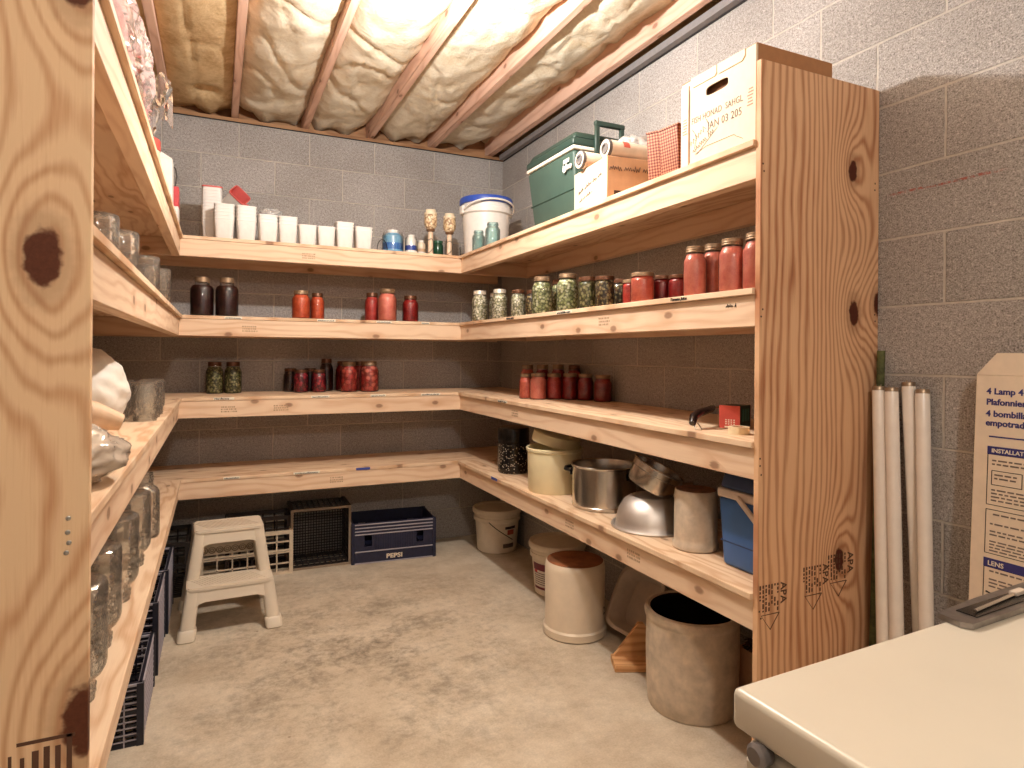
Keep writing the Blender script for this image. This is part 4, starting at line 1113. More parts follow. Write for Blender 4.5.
MB().bx(-.045, .045, -.045, .045, 0, .10, bev=.002).build('white_base', WHITE_PL, o)
MB().bx(-.0452, .0452, -.0452, .0452, .10, .195, bev=.002).build('red_top', plain('carton_red', lin(206, 72, 78), .5), o)
MB().tube([(.028, -.02, .19), (.036, -.02, .25), (.030, -.02, .285), (.012, -.02, .305), (-.01, -.02, .31)], .003, 8).build('wire_loop', WIRE, o)
# bags on the third left shelf
BAGW = plain('white_bag_film', lin(238, 228, 214), .4, var=.03); BAGT = plain('tan_bag_paper', lin(222, 186, 150), .6)
def bagblob(c, d, seed, flat, amp=.10, fr=1.3):
    mb = MB(); r = bmesh.ops.create_icosphere(mb.bm, subdivisions=5, radius=1)
    off = Vector((seed*3.3, seed*1.7, seed))
    for v in r['verts']:
        p = v.co.copy()
        q = p*fr+off
        k = 1+amp*(.5-abs(noise.noise(q))*1.9)+amp*.6*(.5-abs(noise.noise(q*2.3+off))*1.8)+amp*.2*noise.noise(q*6)
        v.co = Vector(c)+Vector((p.x*d[0], p.y*d[1], p.z*d[2]))*k
        v.co.z = max(v.co.z, flat)
    return mb
o = bagblob((-.425, 2.12, z3+.118), (.185, .20, .150), 3, z3+.001).build('plastic_bag', BAGW, ang=180)
tag(o, 'bulging white plastic bag on the third left shelf', 'plastic bag')
o = thing('rolled_sack', 'cream sack folded into a flat roll in front of the white bag', 'sack', (0, 0, 0))
MB().tube([(-.50, 1.79, z3+.100), (-.42, 1.79, z3+.105), (-.34, 1.795, z3+.10), (-.27, 1.805, z3+.082), (-.215, 1.82, z3+.062)], [.04, .045, .042, .034, .020], 16).build('folded_paper', BAGT, o)
MB().tube([(-.50, 1.74, z3+.035), (-.40, 1.745, z3+.04), (-.32, 1.755, z3+.038), (-.25, 1.77, z3+.032)], [.03, .034, .03, .02], 16).build('lower_fold', BAGW, o)
MB().box((-.275, 1.742, z3+.058), (.03, .02, .014), rot=Matrix.Rotation(.8, 3, 'Z'), bev=.004).build('red_mark', plain('red_mark', lin(196, 84, 66), .6), o)
o = bagblob((-.335, 1.36, z3+.05), (.175, .165, .068), 6, z3+.001, .14, 1.7).build('plastic_bag', glass('clear_bag_film', (.95, .92, .88), rough=.15, refl=1.1, haze=.55, hazecol=lin(240, 220, 198)), ang=180)
tag(o, 'crumpled clear plastic bag nearest the camera on the third left shelf', 'plastic bag')

# ------------------------------------------------------------------ floor along the back and left
def crate(w, d, h, nx, ny, nz, r=.004, solid=None, floor_grid=True, scoop=False):
    """open-topped lattice crate centred on its base"""
    mb = MB()
    X, Y = w/2, d/2
    for z, k in ((h-.008, .011), (.006, .007), (h*.55, .0045)):
        for sy in (-1, 1): mb.box((0, sy*Y, z), (w+k, .010, k*2))
        for sx in (-1, 1): mb.box((sx*X, 0, z), (.010, d+k, k*2))
    for sx in (-1, 1):
        for sy in (-1, 1): mb.box((sx*X, sy*Y, h/2), (.020, .020, h))
    for i in range(1, nx):
        x = -X+w*i/nx
        for sy in (-1, 1): mb.box((x, sy*Y, h/2), (r*1.5, .007, h-.02))
    for i in range(1, ny):
        y = -Y+d*i/ny
        for sx in (-1, 1): mb.box((sx*X, y, h/2), (.007, r*1.5, h-.02))
    for i in range(1, nz):
        z = h*i/nz
        for sy in (-1, 1): mb.box((0, sy*Y, z), (w, .007, r*1.5))
        for sx in (-1, 1): mb.box((sx*X, 0, z), (.007, d, r*1.5))
    for i in range(1, nx*2): mb.box((-X+w*i/(nx*2), 0, .006), (r, d, .006))
    for i in range(1, ny*2): mb.box((0, -Y+d*i/(ny*2), .006), (w, r, .006))
    return mb
CRW = plain('ivory_crate_plastic', lin(220, 200, 174), .5); CRK = plain('black_crate_plastic', lin(40, 32, 28), .5); CRKG = plain('grey_crate_lip', lin(150, 130, 110), .6)
NAVY = plain('navy_crate_plastic', lin(34, 36, 62), .45, var=.14, sc=40); NAVYL = plain('worn_navy_edge', lin(176, 168, 176), .6)
t = thing('milk_crate', 'ivory lattice crate against the back wall behind the step stool', 'crate', (.158, 3.985, .0006))
crate(.465, .27, .245, 6, 4, 4, .005).build('lattice', CRW, t)
t = thing('milk_crate', 'dark lattice crate standing behind the ivory crate', 'crate', (.20, 4.127, .0006)) if False else None
t = thing('milk_crate', 'dark crate lying on its side, upside right of the ivory crate behind it', 'crate', (.23, 4.02, .02)) if False else None
# dark crate sitting inside the ivory one, showing above its rim
t = thing('milk_crate', 'dark crate set inside the ivory crate by the back wall', 'crate', (.22, 4.02, .0105))
crate(.33, .17, .30, 5, 3, 4, .006).build('lattice', plain('brown_black_crate', lin(58, 44, 38), .55), t)
t = thing('milk_crate', 'black milk crate on its side, mouth to the room, between ivory and PEPSI crates', 'crate', (.562, 3.868, .178), 0)
t.rotation_euler = (RAD(90), 0, RAD(-1))
cm = crate(.325, .335, .25, 10, 10, 6, .0045)
cm.build('lattice', CRK, t, loc=(0, 0, -.252))
MB().frame([(-.172, -.177), (.172, -.177), (.172, .177), (-.172, .177)], [(-.158, -.163), (.158, -.163), (.158, .163), (-.158, .163)], .010, M=T(0, 0, -.008)).build('crate_lip', CRKG, t)
def bottle_crate(name, label, loc, rz, w=.495, d=.300, h=.245, word='PEPSI'):
    t = thing(name, label, 'crate', loc, rz)
    X, Y = w/2, d/2
    mb = MB()
    def wall(L, thk, at, along):
        hz0, hz1 = h*.42, h*.70
        hx = [(-L*.32, L*.045), (L*.32, L*.045)]
        segs = [(-L/2, hx[0][0]-hx[0][1]), (hx[0][0]+hx[0][1], hx[1][0]-hx[1][1]), (hx[1][0]+hx[1][1], L/2)]
        def b(a0, a1, z0, z1_):
            c = (a0+a1)/2
            if along == 'x': mb.box((c, at, (z0+z1_)/2), (a1-a0, thk, z1_-z0))
            else: mb.box((at, c, (z0+z1_)/2), (thk, a1-a0, z1_-z0))
        b(-L/2, L/2, 0, hz0); b(-L/2, L/2, hz1, h)
        for a0, a1 in segs: b(a0, a1, hz0, hz1)
    wall(w, .008, -Y, 'x'); wall(w, .008, Y, 'x'); wall(d, .008, -X, 'y'); wall(d, .008, X, 'y')
    mb.box((0, 0, .006), (w, d, .010))
    for i in range(1, 6): mb.box((-X+w*i/6, 0, h*.2), (.004, d, h*.36))
    for i in range(1, 4): mb.box((0, -Y+d*i/4, h*.2), (w, .004, h*.36))
    wallmb = mb; mb = MB()
    for z in (.004, h*.30, h*.72, h*.80, h*.88, h*.965):
        for sy in (-1, 1): mb.box((0, sy*(Y+.006), z), (w+.018, .008, .006), bev=.001)
        for sx in (-1, 1): mb.box((sx*(X+.006), 0, z), (.008, d+.018, .006), bev=.001)
    ridge = mb
    ridge.build('worn_ridge', NAVYL, t)
    mb = wallmb
    for i in range(17):
        x = -w*.24+w*.48*i/16
        mb.box((x, -Y-.005, h*.51), (.003, .004, h*.38))
        mb.box((x, Y+.005, h*.51), (.003, .004, h*.38))
    for sx in (-1, 1):
        for sy in (-1, 1): mb.box((sx*X, sy*Y, h/2), (.022, .022, h), bev=.003)
    mb.build('crate_wall', NAVY, t)
    if word: text('wordmark', word, .036, T(0, -Y-.0052, .022) @ FACE_FRONT, plain('cream_wordmark', lin(236, 220, 196), .5) if 'cream_wordmark' not in bpy.data.materials else bpy.data.materials['cream_wordmark'], t, align='CENTER', ext=.001, sx=1.25, bold=.0012)
    return t
bottle_crate('bottle_crate', 'navy blue PEPSI bottle crate standing by the back wall', (1.000, 3.972, .0006), RAD(-4.2))
# lattice crates under the left shelves
NAVYD = plain('dark_navy_crate_plastic', lin(27, 27, 42), .45, var=.14, sc=40)
def navy_lattice(label, loc, w, d, h, rz=0, top=None, word=None):
    t = thing('milk_crate', label, 'crate', loc, rz)
    crate(w, d, h, 7, 8, 6, .004).build('lattice', NAVYD, t)
    X, Y = w/2, d/2
    mb = MB()
    for sy in (-1, 1): mb.box((0, sy*Y, h-.004), (w+.016, .016, .010), bev=.002)
    for sx in (-1, 1): mb.box((sx*X, 0, h-.004), (.016, d+.016, .010), bev=.002)
    for i in range(1, 10):
        z = h*i/10
        mb.box((X+.005, 0, z), (.004, d, .0035)); mb.box((0, -Y-.005, z), (w, .004, .0035))
    for i in range(1, 14): mb.box((X+.005, -Y+d*i/14, h/2), (.004, .0035, h))
    for i in range(1, 8): mb.box((-X+w*i/8, -Y-.005, h/2), (.0035, .004, h))
    mb.build('worn_lattice_edge', NAVYL, t)
    if word:                            # worn, unreadable pale lettering block on the front
        mb = MB(); rnd = random.Random(11)
        for r_ in range(5):
            x = -.03
            while x < .085:
                wd = rnd.uniform(.010, .022); mb.box((x+wd/2, -Y-.008, h*(.28+.095*r_)), (wd, .002, h*rnd.uniform(.05, .075))); x += wd+.004
        mb.build('worn_lettering', bpy.data.materials['cream_wordmark'], t)
    return t
navy_lattice('navy lattice crate nearest the camera under the left shelf', (-.40, 2.56, .0006), .36, .39, .20, word='MAJIK')
navy_lattice('taller navy lattice crate behind the nearest one under the left shelf', (-.395, 3.03, .0006), .36, .37, .285)
navy_lattice('navy lattice crate farthest back under the left shelf', (-.385, 3.43, .0006), .36, .37, .285)
t = thing('milk_crate', 'black crate in the dark back left corner of the floor', 'crate', (-.32, 3.88, .0006))
crate(.36, .36, .28, 6, 6, 5, .005).build('lattice', CRK, t)

# ------------------------------------------------------------------ step stool
STO = plain('ivory_stool_plastic', lin(222, 208, 188), .42, var=.03, sc=8)
t = thing('step_stool', 'ivory plastic two-step stool on the concrete floor', 'stool', (.063, 3.118, .0006), RAD(2))
H1, H2 = .215, .432
# half widths shrink as the stool rises
def hw(z): return .214-.062*(z/H2)
def fy(z): return -.01+.36*0+.085*(z/H1) if z <= H1 else .075
def yfront(z):                       # front face leans back
    return -.015+.06*(z/H1) if z <= H1 else .155+.055*((z-H1)/(H2-H1))
def panel(z0, z1_, oz0, oz1, inset0, inset1, name, thick=.018, rad=.03, yf=None):
    """leaning front panel with an arched opening from oz0 to oz1"""
    mb = MB(); N_ = 40
    outer, inner = [], []
    pts_o, pts_i = [], []
    for k in range(N_):
        a = 2*pi*k/N_+pi/4
        c, s_ = cos(a), sin(a); m_ = max(abs(c), abs(s_))
        X_, Z_ = c/m_, s_/m_
        z = (z0+z1_)/2+(z1_-z0)/2*Z_
        pts_o.append((X_*hw(z), z))
        f_ = (abs(c)**6+abs(s_)**6)**(-1/6)
        zi = (oz0+oz1)/2+(oz1-oz0)/2*s_*f_
        wi = hw(zi)-(inset0+(inset1-inset0)*(zi-oz0)/(oz1-oz0))
        pts_i.append((c*f_*wi, zi))
    rings = []
    for (pts, dy) in ((pts_o, 0), (pts_i, 0), (pts_i, thick), (pts_o, thick)):
        rings.append([mb.bm.verts.new((x, yf(z)+dy, z)) for x, z in pts])
    for a, b in zip(rings, rings[1:]+rings[:1]):
        for k in range(N_):
            j = (k+1) % N_
            mb.bm.faces.new((a[k], a[j], b[j], b[k]))
    return mb.build(name, STO, t, ang=30)
yl = lambda z: -.018+.05*(z/H1)
yu = lambda z: .148+.03*((z-H1)/(H2-H1))
panel(0.02, H1-.004, -.03, H1-.055, .062, .055, 'front_panel', yf=yl) if False else None
# lower front: crossbar under the lower step and two legs
def leg(sx, zt, yf, wb, wt, dep, name='leg', z0=0.0):
    mb = MB()
    n_ = 9; rings = []
    for i in range(n_):
        z = z0+(zt-z0)*i/(n_-1)
        w_ = wb+(wt-wb)*i/(n_-1)
        xo = sx*hw(z); xi = sx*(hw(z)-w_)
        y0_ = yf(z); y1_ = y0_+dep
        b_ = .010
        sec = [(xi, y0_+b_), (xi+sx*b_, y0_), (xo-sx*b_, y0_), (xo, y0_+b_), (xo, y1_-b_), (xo-sx*b_, y1_), (xi+sx*b_, y1_), (xi, y1_-b_)]
        rings.append([mb.bm.verts.new((x, y, z)) for x, y in sec])
    for a, b in zip(rings, rings[1:]):
        for k in range(8): mb.bm.faces.new((a[k], a[(k+1) % 8], b[(k+1) % 8], b[k]))
    mb.bm.faces.new(rings[0]); mb.bm.faces.new(rings[-1])
    o = mb.build(name, STO, t, ang=50)
    # thicker foot
    fb = MB(); rings = []
    for z, g in ((0, .002), (.004, .006), (.042, .006), (.050, .0)):
        w_ = wb
        xo = sx*(hw(z)+g); xi = sx*(hw(z)-w_-g)
        y0_ = yf(z)-g; y1_ = yf(z)+dep+g; b_ = .016
        sec = [(xi, y0_+b_), (xi+sx*b_*.3, y0_+b_*.3), (xi+sx*b_, y0_), (xo-sx*b_, y0_), (xo-sx*b_*.3, y0_+b_*.3), (xo, y0_+b_), (xo, y1_-b_), (xo-sx*b_, y1_), (xi+sx*b_, y1_), (xi, y1_-b_)]
        rings.append([fb.bm.verts.new((x, y, z)) for x, y in sec])
    for a, b in zip(rings, rings[1:]):
        for k in range(10): fb.bm.faces.new((a[k], a[(k+1) % 10], b[(k+1) % 10], b[k]))
    fb.bm.faces.new(rings[0]); fb.bm.faces.new(rings[-1])
    fb.build('foot', STO, o, ang=50)
    return o
for sx in (-1, 1):
    leg(sx, H1-.01, yl, .062, .056, .06)
yb = lambda z: .385-.055*(z/H2)
for sx in (-1, 1):
    leg(sx, H2-.012, yb, .058, .05, .045)
for sx in (-1, 1):                    # upper uprights rising from the lower step
    mb = MB(); rings = []
    for i in range(7):
        z = H1-.012+(H2-H1)*i/6
        xo = sx*(hw(z)-.001); xi = sx*(hw(z)-.054)
        y0_ = yu(z); b_ = .010; y1_ = y0_+.05
        sec = [(xi, y0_+b_), (xi+sx*b_, y0_), (xo-sx*b_, y0_), (xo, y0_+b_), (xo, y1_), (xi, y1_)]
        rings.append([mb.bm.verts.new((x, y, z)) for x, y in sec])
    for a, b in zip(rings, rings[1:]):
        for k in range(6): mb.bm.faces.new((a[k], a[(k+1) % 6], b[(k+1) % 6], b[k]))
    mb.bm.faces.new(rings[0]); mb.bm.faces.new(rings[-1])
    mb.build('upright', STO, t, ang=50)
def apron(zb, zt, yf, inset, thick, name, arch=.022):
    mb = MB(); n_ = 16
    top0, bot0, top1, bot1 = [], [], [], []
    for i in range(n_+1):
        u = 2*i/n_-1
        z_t = zt; x = u*(hw(zt)-.004)
        zb_ = zb-arch*max(0, (abs(u)-.62)/.38)**2*2.2
        top0.append(mb.bm.verts.new((x, yf(zt)+.002, z_t))); bot0.append(mb.bm.verts.new((u*(hw(zb_)-inset), yf(zb_)+.002, zb_)))
        top1.append(mb.bm.verts.new((x, yf(zt)+thick, z_t))); bot1.append(mb.bm.verts.new((u*(hw(zb_)-inset), yf(zb_)+thick, zb_)))
    for i in range(n_):
        for a, b in ((top0, bot0), (bot0, bot1), (bot1, top1), (top1, top0)):
            mb.bm.faces.new((a[i], a[i+1], b[i+1], b[i]))
    for i in (0, n_): mb.bm.faces.new((top0[i], bot0[i], bot1[i], top1[i]))
    return mb.build(name, STO, t, ang=50)
apron(H1-.060, H1-.004, yl, .02, .018, 'front_apron')
apron(H2-.062, H2-.004, yu, .02, .016, 'upper_apron')
def tread(z, y0_, y1_, name, extra=0):
    w_ = hw(z)
    mb = MB()
    b_ = .022
    poly = []
    for cx, cy, a0 in ((w_-b_, y1_-b_, 0), (-w_+b_, y1_-b_, 90), (-w_+b_, y0_+b_, 180), (w_-b_, y0_+b_, 270)):
        for k in range(5):
            a = RAD(a0+22.5*k); poly.append((cx+b_*cos(a), cy+b_*sin(a)))
    mb.prism([(x, y) for x, y in poly], .011, M=T(0, 0, z-.012))
    mb.prism([(x*.975, y_c) for x, y_c in [(x, (y-(y0_+y1_)/2)*.95+(y0_+y1_)/2) for x, y in poly]], .004, M=T(0, 0, z-.001))
    o = mb.build(name, STO, t, ang=30)
    g = MB(); k = -w_*.8
    while k < w_*.72:
        for side in (0,):
            g.box((k, (y0_+y1_)/2, z+.0035), (.0045, (y1_-y0_)*.74, .003), rot=Matrix.Rotation(RAD(28), 3, 'Z'))
        k += .0155
    g.build('grip_rib', STO, o)
tread(H1, yl(H1)-.006, .20, 'lower_step')
tread(H2, yu(H2)-.006, yb(H2)+.047, 'upper_step')
# side skins and ribbed back panel
for sx in (-1, 1):
    mb = MB()
    q = [(yu(H1)+.03, H1-.01), (yb(.16)+.03, .16), (yb(H2)+.03, H2-.012), (yu(H2)+.02, H2-.012)]
    a = [mb.bm.verts.new((sx*(hw(z)-.002), y, z)) for y, z in q]; b = [mb.bm.verts.new((sx*(hw(z)-.010), y, z)) for y, z in q]
    mb.bm.faces.new(a); mb.bm.faces.new(b[::-1])
    for k in range(4): mb.bm.faces.new((a[k], a[(k+1) % 4], b[(k+1) % 4], b[k]))
    mb.build('side_panel', STO, t)
bp = MB()
zz0, zz1 = .255, H2-.012
a = [(-hw(zz0)+.02, yb(zz0)+.028, zz0), (hw(zz0)-.02, yb(zz0)+.028, zz0), (hw(zz1)-.02, yb(zz1)+.028, zz1), (-hw(zz1)+.02, yb(zz1)+.028, zz1)]
va = [bp.bm.verts.new(p) for p in a]; vb = [bp.bm.verts.new((p[0], p[1]+.008, p[2])) for p in a]
bp.bm.faces.new(va); bp.bm.faces.new(vb[::-1])
for k in range(4): bp.bm.faces.new((va[k], va[(k+1) % 4], vb[(k+1) % 4], vb[k]))
bp = bp.build('back_panel', STO, t)
mb = MB()
for i in range(7):
    cx, cz = -.105+.035*i, zz0+.026
    mb.tube([(cx+.015*cos(a_), yb(cz)+.0275, cz+.015*sin(a_)) for a_ in [2*pi*k/16 for k in range(16)]], .0022, 6, closed=True)
    mb.tube([(cx+.007*cos(a_), yb(cz)+.0275, cz+.007*sin(a_)) for a_ in [2*pi*k/12 for k in range(12)]], .0018, 6, closed=True)
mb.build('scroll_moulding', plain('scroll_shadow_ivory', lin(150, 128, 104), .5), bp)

# ------------------------------------------------------------------ floor along the right
TRAYM = plain('smoky_plastic', lin(190, 172, 156), .35, var=.05)
t = thing('storage_tray', 'grey plastic storage tray leaning on its side between the crocks', 'tray', (1.690, 2.305, .012))
t.rotation_euler = (RAD(0), RAD(-62), RAD(6))
MB().lathe([(0, 0), (.105, 0), (.112, .008), (.130, .085), (.142, .088), (.142, .096), (.128, .096), (.122, .088), (.106, .012), (0, .010)], 48, sq=5, M=T(.142, 0, 0) @ Matrix.Diagonal((1, 1.0, 1, 1))).build('tray_shell', TRAYM, t)
t = thing('storage_tray_lower', 'x', 'tray') if False else None
WS = wood('scrap_pine', 'X', lin(182, 126, 78), lin(220, 170, 120), freq=40)
t = thing('wooden_bracket', 'triangular pine bracket lying on the floor in front of the grey tray', 'bracket', (1.520, 2.145, .0006), RAD(-24))
MB().bx(-.055, .16, -.052, .052, 0, .028, bev=.002).build('base_board', WS, t)
MB().prism([(-.045, 0), (.16, 0), (.16, .03), (.075, .135), (.055, .135)], .02, M=T(0, .045, .0285) @ RX(90)).build('triangular_gusset', WS, t)
MB().box((.012, -.002, .079), (.155, .05, .016), rot=Matrix.Rotation(RAD(-52), 3, 'Y'), bev=.002).build('sloping_strut', WS, t) if False else None
t = thing('open_carton', 'little cardboard box of dark twigs tucked behind the big crock', 'box', (1.790, 1.705, .0006))
MB().bx(-.04, .04, -.065, .065, 0, .004).build('carton_base', CARD, t)
mb = MB()
mb.bx(-.04, -.037, -.065, .065, .004, .20); mb.bx(.037, .04, -.065, .065, .004, .20); mb.bx(-.037, .037, -.065, -.062, .004, .20); mb.bx(-.037, .037, .062, .065, .004, .20)
mb.build('carton_side', CARD, t)
tw = MB(); rnd = random.Random(5)
for k in range(60):
    a = rnd.uniform(0, 6.28); L = rnd.uniform(.02, .045); p = Vector((rnd.uniform(-.025, .025), rnd.uniform(-.05, .05), .19+rnd.uniform(0, .03)))
    d = Vector((cos(a)*L, sin(a)*L, rnd.uniform(-.012, .012))); tw.tube([p-d*.5, p+Vector((0, 0, .006)), p+d*.5], .0022, 5)
tw = tw.build('twigs', plain('dark_twig', lin(88, 60, 44), .8)); tw.location = (1.790, 1.705, .0)
tag(tw, 'dark twigs heaped in the little box behind the big crock', 'twigs'); tw['kind'] = 'stuff'

# ------------------------------------------------------------------ freezer and what stands by it
FRZ = plain('freezer_enamel', lin(212, 203, 186), .32, var=.015, sc=5); FRZS = plain('freezer_gasket', lin(150, 140, 122), .6)
t = thing('chest_freezer', 'cream white chest freezer in the right foreground', 'freezer', (.584, .601, 0), RAD(1.8))
fx0, fx1, fy0, fy1 = 0, 1.10, -.70, 0
MB().bx(fx0+.012, fx1-.01, fy0+.01, fy1-.012, .03, .800, bev=.012, seg=3).build('freezer_body', FRZ, t)
MB().bx(fx0+.020, fx1-.02, fy0+.02, fy1-.020, .800, .810).build('door_seal', FRZS, t)
MB().bx(fx0, fx1, fy0, fy1, .810, .860, bev=.009, seg=4).build('freezer_lid', FRZ, t)
MB().lathe([(0, 0), (.012, 0), (.014, .003), (.014, .018), (.010, .022), (0, .022)], 24, M=T(fx0+.012, fy1-.045, .800) @ RY(-90)).build('lock_knob', plain('grey_knob', lin(128, 122, 120), .35, .5), t)
MB().bx(fx0+.002, fx0+.014, fy1-.11, fy1-.02, .760, .785, bev=.004).build('corner_bumper', FRZ, t)
for (x, y) in ((fx0+.08, fy0+.08), (fx0+.08, fy1-.08), (fx1-.08, fy0+.08), (fx1-.08, fy1-.08)):
    MB().lathe([(0, 0), (.02, 0), (.02, .031), (0, .031)], 16, M=T(x, y, .0004)).build('foot', FRZS, t)
t = thing('steel_float', 'grey steel tool plate with a slotted grip lying on the freezer', 'tool', (1.172, .606, .8606), RAD(3))
MB().prism([(-.145, -.012), (-.138, .024), (-.02, .030), (.16, .030), (.16, -.030), (-.135, -.026)], .009).build('blade', plain('dull_steel', lin(150, 144, 140), .38, .9, var=.15, sc=24), t)
MB().bx(-.105, .09, -.016, .014, .009, .0105).build('slot', ENAMELBLACK, t)
MB().tube([(-.09, -.006, .0135), (0, -.001, .0138), (.07, .003, .0135)], .0028, 8).build('rod', STEEL, t)
MB().box((.062, .003, .0145), (.034, .012, .007), bev=.001).build('clip', plain('pale_clip', lin(206, 190, 172), .5), t)

# fluorescent tubes leaning in the corner of panel and wall
TUBEG = plain('milky_tube_glass', lin(244, 234, 224), .22, var=.02)
CAPM = plain('aluminium_cap', lin(170, 150, 128), .4, .8)
def tube(b, tp, label):
    b, tp = Vector(b), Vector(tp)
    d = tp-b; L = d.length; q = d.to_track_quat('Z', 'Y')
    t = bpy.data.objects.new('fluorescent_tube', None); COL.objects.link(t); t.location = b; t.rotation_euler = q.to_euler()
    tag(t, label, 'lamp tube', 'fluorescent tubes leaning on the right wall')
    r = .0185
    MB().lathe([(r*.94, .016), (r, .020), (r, L-.020), (r*.94, L-.016)], 24).build('glass_tube', TUBEG, t)
    for z0, s in ((0, 1), (L, -1)):
        MB().lathe([(0, z0+s*.006), (r*.9, z0+s*.006), (r*.98, z0+s*.008), (r*.98, z0+s*.018), (r*.94, z0+s*.0185)], 24).build('end_cap', CAPM, t)
        for sx in (-1, 1): MB().lathe([(0, z0), (.0012, z0), (.0012, z0+s*.006)], 8, M=T(sx*.006, 0, 0)).build('pin', CAPM, t)
    return t
tube((1.700, 1.158, .004), (1.782, 1.248, 1.190), 'leftmost fluorescent tube, against the plywood end panel')
tube((1.700, 1.118, .004), (1.786, 1.212, 1.188), 'second fluorescent tube from the left, in front of the pair')
tube((1.775, 1.090, .004), (1.814, 1.180, 1.205), 'fluorescent tube set back between its neighbours')
tube((1.700, 1.040, .004), (1.812, 1.138, 1.186), 'rightmost fluorescent tube, leaning nearest the printed carton')
o = MB().tube([(1.785, 1.272, .001), (1.80, 1.268, .6), (1.812, 1.262, 1.29)], .011, 12).build('garden_stake', plain('mossy_green_stick', lin(92, 96, 56), .8, var=.3, sc=40))
tag(o, 'greenish wooden stake standing behind the fluorescent tubes', 'stake')
# printed lamp carton
t = thing('lamp_carton', 'tall flat white lamp carton with navy print leaning on the right wall', 'box', (1.705, .972, .002))
LEAN = math.atan2(.06, 1.228)
t.rotation_euler = (0, LEAN, 0)
LB = plain('lamp_carton_card', lin(232, 214, 192), .7, var=.03)
PWD = .62; TH = .058; LH = 1.228
MB().bx(0, TH, -PWD, 0, 0, LH, bev=.002).build('carton_body', LB, t)
MB().prism([(0, 0), (.045, .055), (PWD-.045, .055), (PWD, 0)], .0025, M=T(.004, 0, LH) @ FACE_LEFT).build('torn_flap', LB, t)
MT = T(-.0005, 0, 0) @ FACE_LEFT       # text x runs toward -Y from the left edge
def tx(s, size, x, z, mat=NAVYINK, **k): return text('print', s, size, MT @ T(x, z, 0), mat, t, **k)
tx('4 Lamp 4', .0215, .026, 1.180, bold=.0006); tx('Plafonnier', .0215, .026, 1.153, bold=.0006)
tx('4 bombillas', .0215, .026, 1.124, bold=.0006); tx('empotrado', .0215, .026, 1.101, bold=.0006)
mb = MB(); mb.box((.17, 1.074, 0), (.27, .0035, .0008), M=MT); mb.build('rule', NAVYINK, t)
mb = MB(); mb.box((.18, 1.040, 0), (.295, .020, .0008), M=MT); mb.build('band', NAVYINK, t)
text('print', 'INSTALLATION INSTRUCTIONS', .014, MT @ T(.042, 1.035, .0006), TAPE, t, bold=.0003)
mb = MB(); mb.box((.18, .762, 0), (.295, .022, .0008), M=MT); mb.build('band', NAVYINK, t)
text('print', 'LENS', .016, MT @ T(.042, .756, .0006), TAPE, t, bold=.0003)
mb = MB()
def rect(x0, x1, y0, y1, w=.0016):
    mb.box(((x0+x1)/2, y0, 0), (x1-x0, w, .0006), M=MT); mb.box(((x0+x1)/2, y1, 0), (x1-x0, w, .0006), M=MT)
    mb.box((x0, (y0+y1)/2, 0), (w, y1-y0, .0006), M=MT); mb.box((x1, (y0+y1)/2, 0), (w, y1-y0, .0006), M=MT)
rect(.034, .328, .905, 1.030); rect(.034, .328, .785, .893); rect(.034, .328, .56, .751); rect(.044, .11, .955, .99)
mb.build('panel_frame', INK, t)
mb = MB(); rnd = random.Random(8)
def lines(x0, x1, z0, z1_, st):
    z = z0
    while z > z1_:
        x = x0
        while x < x1:
            wd = min(x1-x, rnd.uniform(.006, .02)); mb.box((x+wd/2, z, 0), (wd, st*.42, .0005), M=MT); x += wd+.004
        z -= st
lines(.044, .30, 1.015, 1.005, .009); lines(.05, .10, .98, .965, .009); lines(.044, .30, .942, .912, .0085)
lines(.05, .12, .882, .875, .009); lines(.044, .29, .858, .85, .009); lines(.044, .30, .84, .825, .0085); lines(.044, .2, .815, .792, .0075)
lines(.046, .30, .742, .734, .009); lines(.046, .28, .722, .70, .0085)
mb.build('small_print', plain('fine_print', lin(120, 106, 98), .7), t)
mb = MB()
def circ(cx, cz, r): mb.tube([tuple(MT @ Vector((cx+r*cos(a), cz+r*sin(a), 0))) for a in [2*pi*k/24 for k in range(24)]], .0011, 5, closed=True)
circ(.062, .655, .024); circ(.150, .655, .024)
mb.tube([tuple(MT @ Vector(p)) for p in ((.045, .672, 0), (.079, .638, 0))], .0012, 5)
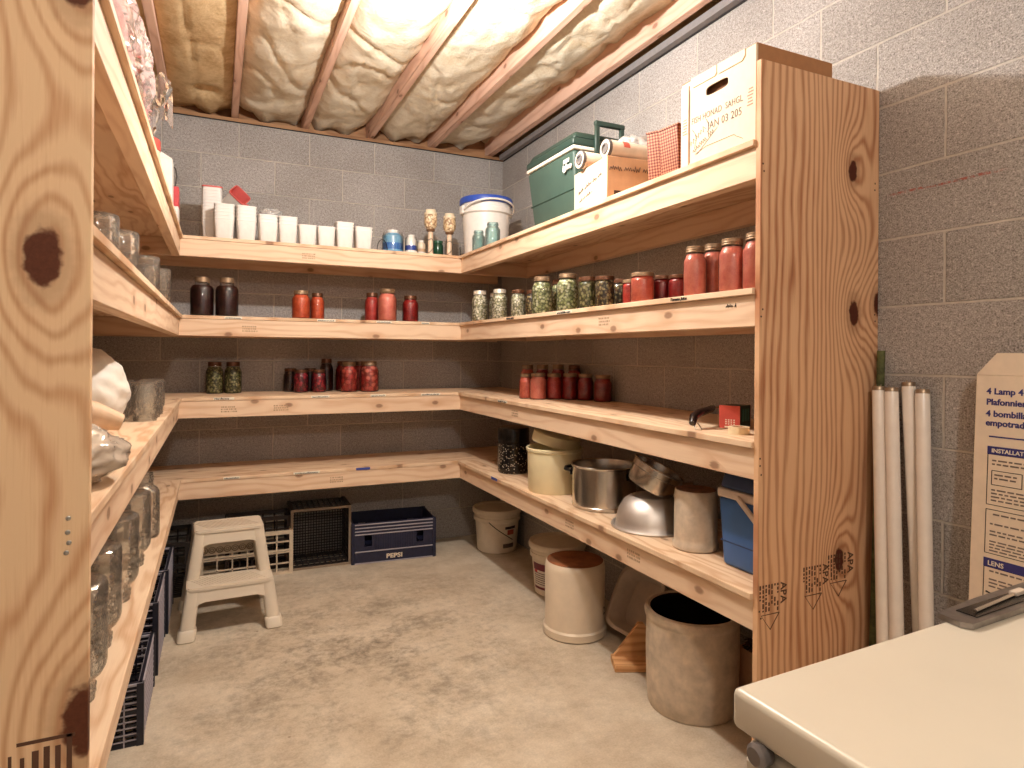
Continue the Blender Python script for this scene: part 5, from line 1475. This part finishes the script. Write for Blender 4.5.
mb.tube([tuple(MT @ Vector(p)) for p in ((.040, .690, 0), (.068, .684, 0))], .0018, 5)
mb.tube([tuple(MT @ Vector(p)) for p in ((.085, .628, 0), (.108, .646, 0), (.122, .628, 0), (.14, .668, 0))], .0012, 5)
mb.build('diagram', INK, t)

# ------------------------------------------------------------------ camera, lamps
cd = bpy.data.cameras.new('camera'); cam = bpy.data.objects.new('camera', cd); COL.objects.link(cam)
cd.sensor_width = 36; cd.sensor_fit = 'HORIZONTAL'
cd.lens = 633.34*36/1024
cd.shift_y = -(384-353.69)/1024
cd.clip_start = .02
psi, roll = .4347, .0072
fw = Vector((sin(psi), cos(psi), 0)); rt = Vector((cos(psi), -sin(psi), 0)); up = Vector((0, 0, 1))
r2 = rt*cos(roll)+up*sin(roll); u2 = up*cos(roll)-rt*sin(roll)
Mx = Matrix((r2, u2, -fw)).transposed().to_4x4(); Mx.translation = (0, 0, 1.2732)
cam.matrix_world = Mx
S.camera = cam
def lamp(name, loc, w, r, col):
    l = bpy.data.lights.new(name, 'POINT'); l.energy = w; l.shadow_soft_size = r; l.color = col
    o = bpy.data.objects.new(name, l); COL.objects.link(o); o.location = loc
    return o
lamp('pantry_bulb', (.66, 2.10, 2.455), LAMP1, .03, (1, .975, .945))
lamp('room_bulb', (.25, -.75, 2.45), LAMP2, .06, (1, .945, .88))
w = bpy.data.worlds.new('world'); S.world = w; w.use_nodes = True
w.node_tree.nodes['Background'].inputs[0].default_value = (1, .92, .84, 1)
w.node_tree.nodes['Background'].inputs[1].default_value = AMB
S.view_settings.view_transform = 'Standard'; S.view_settings.look = 'None'
S.view_settings.exposure = EXPO; S.view_settings.gamma = 1
try: S.view_settings.use_curve_mapping = False
except Exception: pass
try:
    S.cycles.use_denoising = True; S.cycles.denoiser = 'OPENIMAGEDENOISE'
    S.cycles.max_bounces = 10; S.cycles.transparent_max_bounces = 24; S.cycles.transmission_bounces = 8
    S.cycles.caustics_reflective = False; S.cycles.caustics_refractive = False
    S.cycles.sample_clamp_indirect = 6
except Exception: pass
